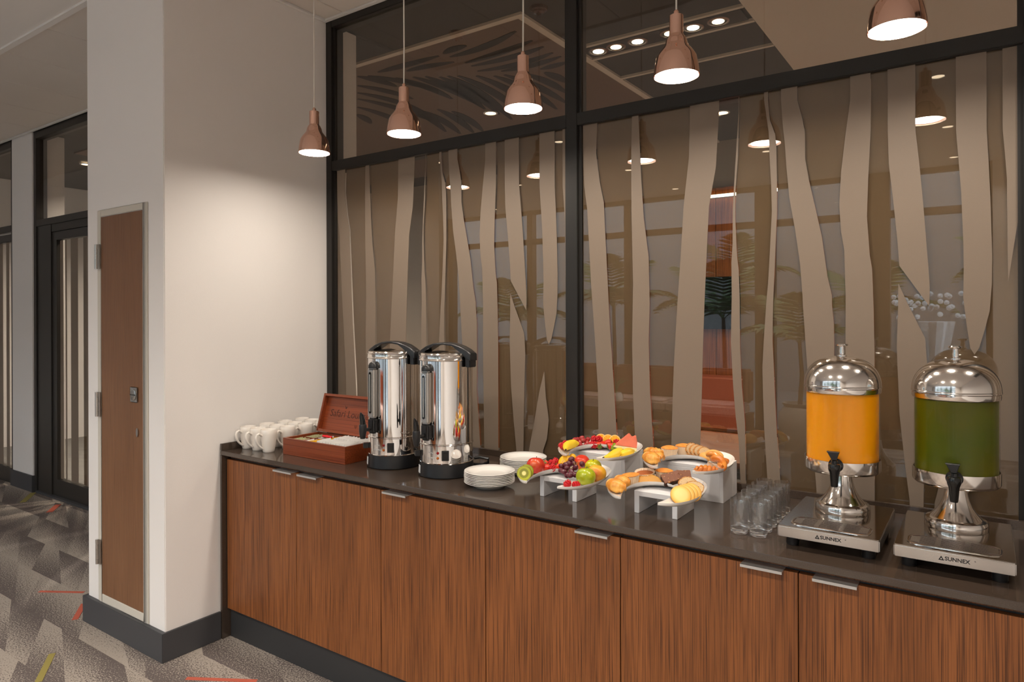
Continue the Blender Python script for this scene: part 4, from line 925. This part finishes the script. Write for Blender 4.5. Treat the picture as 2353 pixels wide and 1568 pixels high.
def grapes(lab, mat, c0, pts, floor, stems, s=1.0):
    t = thing('grape_bunch', lab, 'grapes', c0); g = MB().ell((0, 0, 0), (.0100*s, .0100*s, .0124*s), 16, 10).mesh('grape', mat, angle=80)
    for p in pts: link('grape', g, t, p-c0, (R(rnd.uniform(30, 100)), R(rnd.uniform(-60, 60)), R(rnd.uniform(0, 360))))
    for A, B in stems: MB().tube([A-c0, (A+B)/2+Vector((.003, 0, .002))-c0, B-c0], .0011, 6).build('stalk', 'grape_stem', t)
gp_ = [on(1313, 2.105, FA+.052), on(1318.5, 2.100, FA+.040), on(1308, 2.095, FA+.038), on(1338, 2.080, FA+.046), on(1291, 2.092, FA+.026), on(1297, 2.068, FA+.014), on(1289, 2.078, FA+.014), on(1304, 2.052, FA+.008), on(1313, 2.060, FA+.020), on(1311, 2.045, FA+.012), on(1322, 2.070, FA+.034), on(1322, 2.050, FA+.014), on(1303, 2.078, FA+.026), on(1300, 2.090, FA+.034)]
grapes('bunch of purple grapes spilling over the middle of the front fruit tray', 'grape_purple', on(1306, 2.085, FA), gp_, FA, [(on(1328, 2.09, FA+.050), on(1320, 2.08, FA+.036)), (on(1320, 2.08, FA+.036), on(1304, 2.07, FA+.018)), (on(1320, 2.085, FA+.04), on(1314, 2.10, FA+.05))])
gr_ = [on(px, y, FC+z) for px, y, z in ((1332, 2.330, .020), (1322, 2.325, .030), (1337, 2.350, .034), (1340, 2.345, .026), (1312, 2.300, .024), (1319, 2.312, .016), (1334, 2.318, .012), (1349, 2.352, .018), (1346, 2.338, .010), (1351, 2.368, .028), (1328, 2.340, .028), (1324, 2.310, .010), (1307, 2.288, .016))]
grapes('bunch of red grapes at the back of the rear fruit tray', 'grape_red', on(1332, 2.33, FC), gr_, FC, [(on(1330, 2.33, FC+.030), on(1342, 2.34, FC+.020)), (on(1318, 2.315, FC+.026), on(1330, 2.33, FC+.030))])
for k, (px, y, dz) in enumerate(((1288, 2.232, .007), (1298, 2.275, .010), (1361, 2.385, .018), (1372.5, 2.395, .018), (1358, 2.352, .001), (1369, 2.362, .001), (1420, 2.425, .010))):
    berry(k, px, y, FC+dz, ['raspberry at the left end of the rear fruit tray', 'raspberry above the banana piece on the rear fruit tray', 'upper raspberry beside the red grapes', 'upper raspberry beside the orange slices', 'lower raspberry beside the red grapes', 'lower raspberry beside the strawberries', 'dark raspberry against the watermelon'][k], 1.35)
for k, (px, y, dz) in enumerate(((1384, 2.372, .002), (1397, 2.388, .008), (1404, 2.366, .001), (1376, 2.364, .000))): straw(px, y, FC+dz, 'strawberry in front of the orange slices, %s' % ORD[k], 1.15)
for k, (px, y) in enumerate(((1381, 2.425), (1397, 2.428), (1413, 2.432))):
    t = thing('orange_slice', 'half orange slice standing at the back of the rear fruit tray, %s from the grapes' % ORD[k], 'orange', on(px, y, FC+.0225), group='orange slices'); t.rotation_euler = (R(78), R(rnd.uniform(-8, 8)), R(26))
    MB().lathe([(0, -.003), (.0222, -.003), (.0225, 0), (.0222, .003), (0, .003)], 40).build('slice', 'orange_face', t)
wm = thing('watermelon_wedge', 'pink watermelon wedge with white rind on the rear fruit tray', 'watermelon', on(1438, 2.366, FC+.0330)); wm.rotation_euler = (0, R(5), R(24)); wm.scale = (1.18, 1.18, 1.18)
X9 = Matrix.Rotation(R(90), 4, 'X')
MB().prism([(-.034, -.010), (.036, -.012), (.036, .006), (.030, .027), (.018, .020), (.008, .032), (-.006, .018)], -.009, .011, X9).build('flesh', 'melon_flesh', wm, bevel=.002)
MB().prism([(-.038, -.0165), (.036, -.0225), (.036, -.0122), (-.034, -.0102)], -.009, .011, X9).build('white_rind', 'melon_rind', wm)
MB().prism([(-.038, -.019), (.036, -.025), (.036, -.0227), (-.038, -.0167)], -.009, .011, X9).build('skin', 'melon_skin', wm)
single('lime_wedge', MB().prism([(-.019, -.012), (.012, -.014), (.016, .004), (-.006, .017)], -.006, .006), 'lime_skin', 'green lime wedge below the watermelon', 'lime', on(1414, 2.348, FC+.016), (R(80), 0, R(22)), bevel=.003)
def banana(name, lab, path, rad, mat='banana_skin', tip=True):
    c = path[0]; t = thing(name, lab, 'banana', c); P = [p-c for p in path]
    Q = [Vector(q) for q in catmull([tuple(p) for p in P], 5)]; rr = [q[0] for q in catmull([(r_, 0) for r_ in rad], 5)]
    MB().tube(Q, rr, 14, flat=.92).build('skin', mat, t, angle=80)
    if tip: d = (P[-1]-P[-2]).normalized(); MB().tube([P[-1]-d*.001, P[-1]+d*.005], [rad[-1]*1.05, rad[-1]*.7], 10).build('tip', 'banana_tip', t)
banana('banana_piece', 'speckled banana piece with a dark end on the rear fruit tray', [on(1331, 2.292, FC+.024), on(1322, 2.285, FC+.024), on(1311, 2.265, FC+.023), on(1302, 2.235, FC+.020), on(1300, 2.200, FC+.014)], [.004, .0155, .0185, .0155, .004])
banana('banana_piece', 'short yellow banana with a dark tip at the tray point', [on(1428, 2.262, FC+.032), on(1424, 2.248, FC+.025), on(1413, 2.210, FC+.019), on(1401, 2.172, FC+.016), on(1387, 2.138, FC+.017)], [.003, .013, .0175, .0135, .004])
banana('banana_piece', 'pale yellow banana lying behind the short one', [on(1428, 2.225, FC+.019), on(1436, 2.245, FC+.018), on(1446, 2.275, FC+.018), on(1456, 2.305, FC+.018)], [.008, .0165, .0170, .006], 'pear_yellow', False)

# ---------------------------------------------------------------- pastry
def croissant_mesh(L=.062, r=.017, seed=0):
    m = MB(); n = 36; path = []; rad = []
    for i in range(n+1):
        t = i/n; a = (t-.5)*1.9; path.append(Vector((L*.60*math.sin(a), L*.40*(1-math.cos(a)), r*.80)))
        rad.append(r*(.30+.70*math.sin(math.pi*(.06+.88*t))**.8)*(.90+.20*(((t*5.0) % 1) if t < .5 else 1-((t*5.0) % 1))))
    m.tube(path, rad, 18, flat=.88, up=(0, 0, 1)); return m.mesh('croissant', 'crust_golden', angle=28)
CRO = [croissant_mesh(.064, .0215), croissant_mesh(.062, .0205)]
def croissant(i, px, y, z, yaw, lab, s=1.0, tilt=0):
    o = link('croissant', CRO[i % 2], None, on(px, y, z), (R(tilt), 0, R(yaw))); o.scale = (s,)*3; return tag(o, lab, 'croissant', 'croissants on the pastry trays')
croissant(0, 1415, 1.962, FA+.003, -22, 'golden croissant at the pointed end of the front pastry tray', 1.12); croissant(1, 1429, 2.012, FA+.010, -28, 'croissant tucked behind the first one on the front pastry tray', 1.0)
croissant(0, 1496, 2.208, FC+.003, -26, 'golden croissant at the pointed end of the rear pastry tray', 1.08); croissant(1, 1501, 2.280, FC+.010, 8, 'pale croissant at the back of the rear pastry tray', 1.0); croissant(0, 1514, 2.262, FC+.004, -50, 'croissant beside the muffin on the rear pastry tray', .85)
def muffin(px, y, z, lab, r=.0275, h=.034, dark=False, tilt=(0, 0, 0), rise=.011):
    t = thing('muffin', lab, 'muffin', on(px, y, z), group='muffins on the pastry trays'); t.rotation_euler = tilt
    fl_ = lambda p, a: (p[0]*(1+.045*math.cos(30*a)), p[1]*(1+.045*math.cos(30*a)), p[2])
    MB().lathe([(0, 0), (r*.68, 0), (r*.99, h), (r*1.0, h+.001), (r*.955, h), (r*.66, .002), (0, .002)], 150, fn=fl_).build('paper_cup', 'muffin_paper', t, angle=80)
    if dark: MB().lathe([(0, h-.004), (r*.93, h-.006), (r*.7, .004), (0, .004)], 40).build('crumb', 'muffin_dark', t)
    else: MB().lathe([(0, h+rise), (r*.5, h+rise*.88), (r*.85, h+rise*.5), (r*1.02, h+.0022), (r*.94, h-.001), (r*.68, .004), (0, .004)], 40).build('crumb', 'muffin_top', t, angle=80)
muffin(1451, 2.078, FA+.001, 'flat golden muffin beside the croissants on the front pastry tray', .0290, .032, rise=.003, tilt=(R(4), R(-5), 0)); muffin(1483, 2.142, FA+.001, 'brown muffin filling its white paper case on the front pastry tray', .0330, .036, True, (R(9), 0, 0)); muffin(1526, 2.170, FA+.001, 'golden muffin beside the chocolate brownies', .0290, .038, rise=.009)
muffin(1538.5, 2.360, FC+.001, 'large golden muffin in fluted paper on the rear pastry tray', .0300, .030, rise=.010); muffin(1571, 2.410, FC+.001, 'golden muffin behind the seeded bread on the rear pastry tray', .0285, .034, rise=.009)
t = thing('bread_half', 'half-moon slice of soft bread leaning in the front pastry tray', 'bread', on(1491, 2.112, FA+.005)); t.rotation_euler = (R(72), 0, R(26))
hm = [(.042*math.cos(a), .030*math.sin(a)) for a in [math.pi*i/16 for i in range(17)]]
MB().prism(hm, -.006, .005).build('crust', 'crust_golden', t, bevel=.002); MB().prism([(x*.93, y*.72+.001) for x, y in hm], .0051, .0058).build('crumb', 'roll_crust', t)
def brownie(lab, px, y, z, yaw, L=.050, W_=.030, T=.016, tilt=(0, 0)):
    t = thing('brownie', lab, 'brownie', on(px, y, z), group='chocolate brownies'); t.rotation_euler = (R(tilt[0]), R(tilt[1]), R(yaw))
    def rough(x0, x1, y0, y1, z0, z1, n, amp, sd):
        k = random.Random(sd); bm = bmesh.new(); bmesh.ops.create_cube(bm, size=1); bmesh.ops.subdivide_edges(bm, edges=bm.edges, cuts=n, use_grid_fill=True)
        for v in bm.verts: v.co = Vector((x0+(v.co.x+.5)*(x1-x0)+k.uniform(-amp, amp), y0+(v.co.y+.5)*(y1-y0)+k.uniform(-amp, amp), z0+(v.co.z+.5)*(z1-z0)+k.uniform(-amp, amp)))
        m = MB(); m.v = [tuple(v.co) for v in bm.verts]; bm.verts.index_update(); m.f = [tuple(v.index for v in f.verts) for f in bm.faces]; m.mi = [0]*len(m.f); bm.free(); return m
    rough(-L/2, L/2, -W_/2, W_/2, -T/2, T/2, 7, .0009, 5).build('cake', 'brownie_side', t, angle=80); rough(-L/2+.0005, L/2-.0005, -W_/2+.0005, W_/2-.0005, T/2+.0012, T/2+.006, 8, .0010, 8).build('nut_topping', 'brownie_top', t, angle=80)
brownie('chocolate brownie with nut topping tilted towards the room', 1542, 2.125, FA+.026, 40, .058, .036, .015, (38, -14)); brownie('chocolate brownie with nut topping behind the tilted one', 1570, 2.175, FA+.028, 34, .046, .032, .015, (40, 0))
def slice_(lab, px, y, z, yaw, w=.030, h=.030, tilt=76, lean=0):
    t = thing('bread_slice', lab, 'bread', on(px, y, z+h*.47), group='seeded bread slices'); t.rotation_euler = (R(tilt), R(lean), R(yaw))
    pts = [(w*math.cos(a)*(1+.04*math.sin(5*a)), h*.5*math.sin(a)*(1.05 if math.sin(a) > 0 else .92)) for a in [2*math.pi*i/28 for i in range(28)]]
    MB().prism(pts, -.0045, .004).build('crust', 'bread_crust', t, bevel=.001); MB().prism([(x*.9, y*.86) for x, y in pts], .0041, .0050).build('crumb', 'bread_crumb', t)
for k, (px, y) in enumerate(((1590, 2.405), (1599, 2.403), (1608, 2.401), (1618, 2.398))): slice_('seeded bread slice on the rear pastry tray, %s from the muffin' % ORD[k], px, y, FC+.002, 52, .026, .050-.003*k, 72, 0)
slice_('seeded bread slice behind the cookies on the front pastry tray', 1580, 2.098, FA+.003, 34, .030, .046, 62); slice_('seeded bread slice leaning on the cookies of the front pastry tray', 1594, 2.062, FA+.003, 46, .034, .044, 58)
ck = MB().lathe([(0, -.003), (.028, -.003), (.0305, -.001), (.0305, .001), (.028, .003), (0, .0034)], 40).mesh('cookie', 'cookie', angle=60)
for k, (px, y) in enumerate(((1564, 1.952), (1572.5, 1.968), (1580.5, 1.984), (1588.5, 2.000))):
    tag(link('cookie', ck, None, on(px, y, FA+.0265), (R(50), R(0), R(30+3*k))), 'round shortbread cookie leaning in a row, %s from the tray tip' % ORD[k], 'cookie', 'shortbread cookies')
def twist(name, lab, pts, r=.0075, n=3, amp=.0068, turns=2.6, taper=True):
    P = catmull([tuple(p) for p in pts], 10); P = [Vector(p) for p in P]; c = P[0]; t = thing(name, lab, 'pastry', c, group='syrupy plaited pastries'); N = len(P)
    for k in range(n):
        path = []; rad = []
        for i, p in enumerate(P):
            d = (P[min(N-1, i+1)]-P[max(0, i-1)]).normalized(); u = Vector((0, 0, 1)); s = d.cross(u).normalized(); a = 2*math.pi*(turns*i/(N-1)+k/n); e = .35+.65*math.sin(math.pi*min(1, max(0, .08+.84*i/(N-1))))
            path.append(p-c+(s*math.cos(a)+u*math.sin(a))*amp*e); rad.append(r*e)
        MB().tube(path, rad, 10).build('strand', 'koeksister', t, angle=80)
twist('plaited_pastry', 'thin plaited syrup pastry at the tray tip of the rear pastry tray', [on(1598, 2.128, FC+.022), on(1614, 2.150, FC+.019), on(1630, 2.172, FC+.016), on(1646, 2.196, FC+.015)], .0080, 2, .0068, 2.6)
twist('plaited_pastry', 'thick plaited syrup pastry lying over the thin one', [on(1628, 2.305, FC+.034), on(1643, 2.285, FC+.034), on(1657, 2.250, FC+.026), on(1661, 2.205, FC+.018)], .0115, 2, .0088, 1.2)
twist('plaited_pastry', 'short plaited syrup pastry end by the tray rim', [on(1657, 2.285, FC+.020), on(1666, 2.292, FC+.022), on(1673, 2.298, FC+.022)], .0100, 2, .003, .8)
for k, (px, y, s) in enumerate(((1641, 2.360, 1.15), (1622, 2.365, .8))):
    single('bread_roll', MB().ell((0, 0, .0), (.034*s, .022*s, .0185*s), 24, 12, fn=None), 'roll_crust', ['oval seeded bread roll behind the syrup pastries', 'small bread roll beside the sliced bread'][k], 'bread roll', on(px, y, FC+.0195*s), (0, 0, R(-28)), angle=80)

# ---------------------------------------------------------------- glasses
gm = MB().lathe([(.0243, .016), (.0250, .030), (.0255, .098), (.0250, .0995), (.0242, .0985), (.0238, .030), (.0232, .016)], 40, closed=True).mesh('wall', 'tumbler_wall', angle=60)
gb = MB().lathe([(0, 0), (.0225, 0), (.0240, .0015), (.0245, .005), (.0243, .0159), (.0225, .0165), (.018, .0155), (0, .0150)], 40).mesh('base', 'glass_clear', angle=60)
for c in range(2):
    for r in range(6):
        t = thing('tumbler', 'clear juice tumbler, %s from the counter edge in the column nearer the %s' % (ORD[r], ('pastry risers', 'orange dispenser')[c]), 'glass', (-.6005+.0555*c, 2.036+.0563*r, Z0), group='juice tumblers')
        link('wall', gm, t); link('base', gb, t)

# ---------------------------------------------------------------- juice dispensers
def rrect(w, d, r, n=5):
    P = []
    for cx, cy, a0 in ((w-r, d-r, 0), (-w+r, d-r, 90), (-w+r, -d+r, 180), (w-r, -d+r, 270)):
        for i in range(n+1): a = R(a0+90*i/n); P.append((cx+r*math.cos(a), cy+r*math.sin(a)))
    return P
def dispenser(label, x, juice, level):
    t = thing('juice_dispenser', label, 'dispenser', (x, 2.15, Z0), group='juice dispensers'); A = .066     # pedestal axis sits behind the centre
    for fx_ in (-.095, .095):
        for fy_ in (-.135, .15): MB().lathe([(0, 0), (.015, 0), (.017, .004), (.016, .030), (0, .030)], 20, Matrix.Translation((fx_, fy_, 0))).build('rubber_foot', 'black_plastic', t)
    bs = MB().prism(rrect(.126, .180, .004, 2), .0303, .0588).build('base_plate', 'steel_brushed', t, bevel=.002)
    MB().prism(rrect(.1245, .1785, .004, 2), .0589, .0612).build('base_top', 'steel_tray_top', t, bevel=.0008, seg=1)
    # drip tray: raised rim, recessed floor, bars
    o_ = rrect(.100, .046, .030, 6); i_ = rrect(.0945, .0405, .026, 6); n = len(o_); vs = []; fs = []
    for P, z in ((o_, .0613), (o_, .0626), (rrect(.0985, .0445, .029, 6), .0634), (i_, .0634), (i_, .0613)): vs += [(p[0], p[1]-.115, z) for p in P]
    for k in range(4):
        for q in range(n): fs.append((k*n+q, k*n+(q+1) % n, (k+1)*n+(q+1) % n, (k+1)*n+q))
    dt = MB().add(vs, fs).build('drip_tray', 'steel_polished', t)
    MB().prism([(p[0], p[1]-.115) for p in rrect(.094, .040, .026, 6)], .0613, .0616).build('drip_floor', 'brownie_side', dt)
    gr = MB()
    for k in range(9): gr.box(-.090+.004*abs(k-4), .090-.004*abs(k-4), -.150+.0085*k, -.1462+.0085*k, .0617, .0632)
    for xx in (-.032, .030): gr.box(xx-.006, xx+.006, -.153, -.077, .0618, .0634)
    gr.box(-.0925, -.072, -.14, -.09, .0617, .0633); gr.box(.072, .0925, -.14, -.09, .0617, .0633)
    gr.build('drip_grille', 'steel_brushed', dt)
    T_ = lambda: Matrix.Translation((0, A, 0))
    MB().lathe([(0, .0613), (.0735, .0613), (.0745, .064), (.0735, .080), (.071, .0855), (.062, .089), (.0605, .0905), (.056, .096), (.047, .106), (.038, .120), (.031, .138), (.0265, .158), (.0245, .180), (0, .180)], 64, T_()).build('pedestal', 'steel_polished', t, angle=40)
    MB().lathe([(0, .1802), (.085, .1802), (.097, .182), (.1015, .187), (.1025, .190), (.1025, .221), (.1000, .221), (.0995, .200), (0, .200)], 64, T_()).build('collar', 'steel_polished', t)
    MB().lathe([(0, .2003), (.0965, .2003), (.0968, level), (0, level)], 56, T_()).build('juice', juice, t)
    MB().lathe([(.0972, .2003), (.0972, .428), (.0992, .428), (.0992, .2003)], 64, T_(), closed=True).build('tank', 'acrylic', t)
    MB().lathe([(.0995, .414), (.1020, .414), (.1030, .417), (.1030, .428), (.1048, .430), (.1048, .4335), (.1035, .436), (.0995, .436)], 64, T_(), closed=True).build('lid_ring', 'steel_polished', t)
    dome = [(.1040, .4362)]+[(.1040*math.cos(R(a))**.80, .4362+.083*math.sin(R(a))) for a in range(4, 90, 5)]+[(0, .5192)]
    dm = MB().lathe([(0, .4362)]+dome, 72, T_()).build('lid_dome', 'steel_polished', t, angle=50)
    MB().lathe([(0, .517), (.0135, .5185), (.0135, .5215), (.008, .5235), (.0085, .534), (.0070, .541), (.0075, .547), (.0165, .5495), (.0175, .5525), (.016, .555), (0, .556)], 28, T_()).build('lid_knob', 'steel_mirror', dm)
    ty = A-.101
    tp = MB().lathe([(0, 0), (.019, 0), (.020, .004), (.0165, .007), (.010, .009), (.010, .020), (0, .020)], 24, Matrix.Translation((0, ty, .214)) @ Matrix.Rotation(R(90), 4, 'X')).build('tap_flange', 'black_gloss', t)
    bd_ = MB().lathe([(0, .158), (.0085, .158), (.0095, .162), (.0125, .196), (.0160, .206), (.0165, .218), (.0145, .222), (.009, .224), (.0085, .232), (0, .233)], 24, Matrix.Translation((0, ty-.0265, 0))).build('tap_body', 'black_gloss', t)
    MB().prism([(-.006, .2335), (.006, .2335), (.012, .252), (.014, .2565), (-.020, .2565), (-.016, .252)], -.0075, .0075, Matrix.Translation((0, ty-.0265, 0)) @ Matrix(((1, 0, 0, 0), (0, 0, 1, 0), (0, 1, 0, 0), (0, 0, 0, 1)))).build('tap_lever', 'black_plastic', bd_, bevel=.001, seg=1)
    fm = Matrix.Translation((.010, -.1803, .0445)) @ Matrix.Rotation(R(90), 4, 'X')
    text_mesh('brand_lettering', 'SUNNEX', .0130, 'print_black', bs, fm, True)
    tr = MB().add([(-0.0390, -.0052, .0003), (-0.0270, -.0052, .0003), (-0.0330, .0055, .0003), (-0.0352, -.0032, .0004), (-0.0308, -.0032, .0004), (-0.0330, .0014, .0004)], [(0, 1, 4, 3), (1, 2, 5, 4), (2, 0, 3, 5)])
    o = tr.build('brand_mark', 'print_black', bs, smooth=False); o.matrix_local = fm
    o = text_mesh('registered_mark', '®', .004, 'print_black', bs, fm @ Matrix.Translation((.036, .004, 0)))
    return t
dispenser('steel juice dispenser filled with bright orange juice', -.351, 'juice_orange', .414); dispenser('steel juice dispenser filled with dark green juice', -.069, 'juice_green', .412)
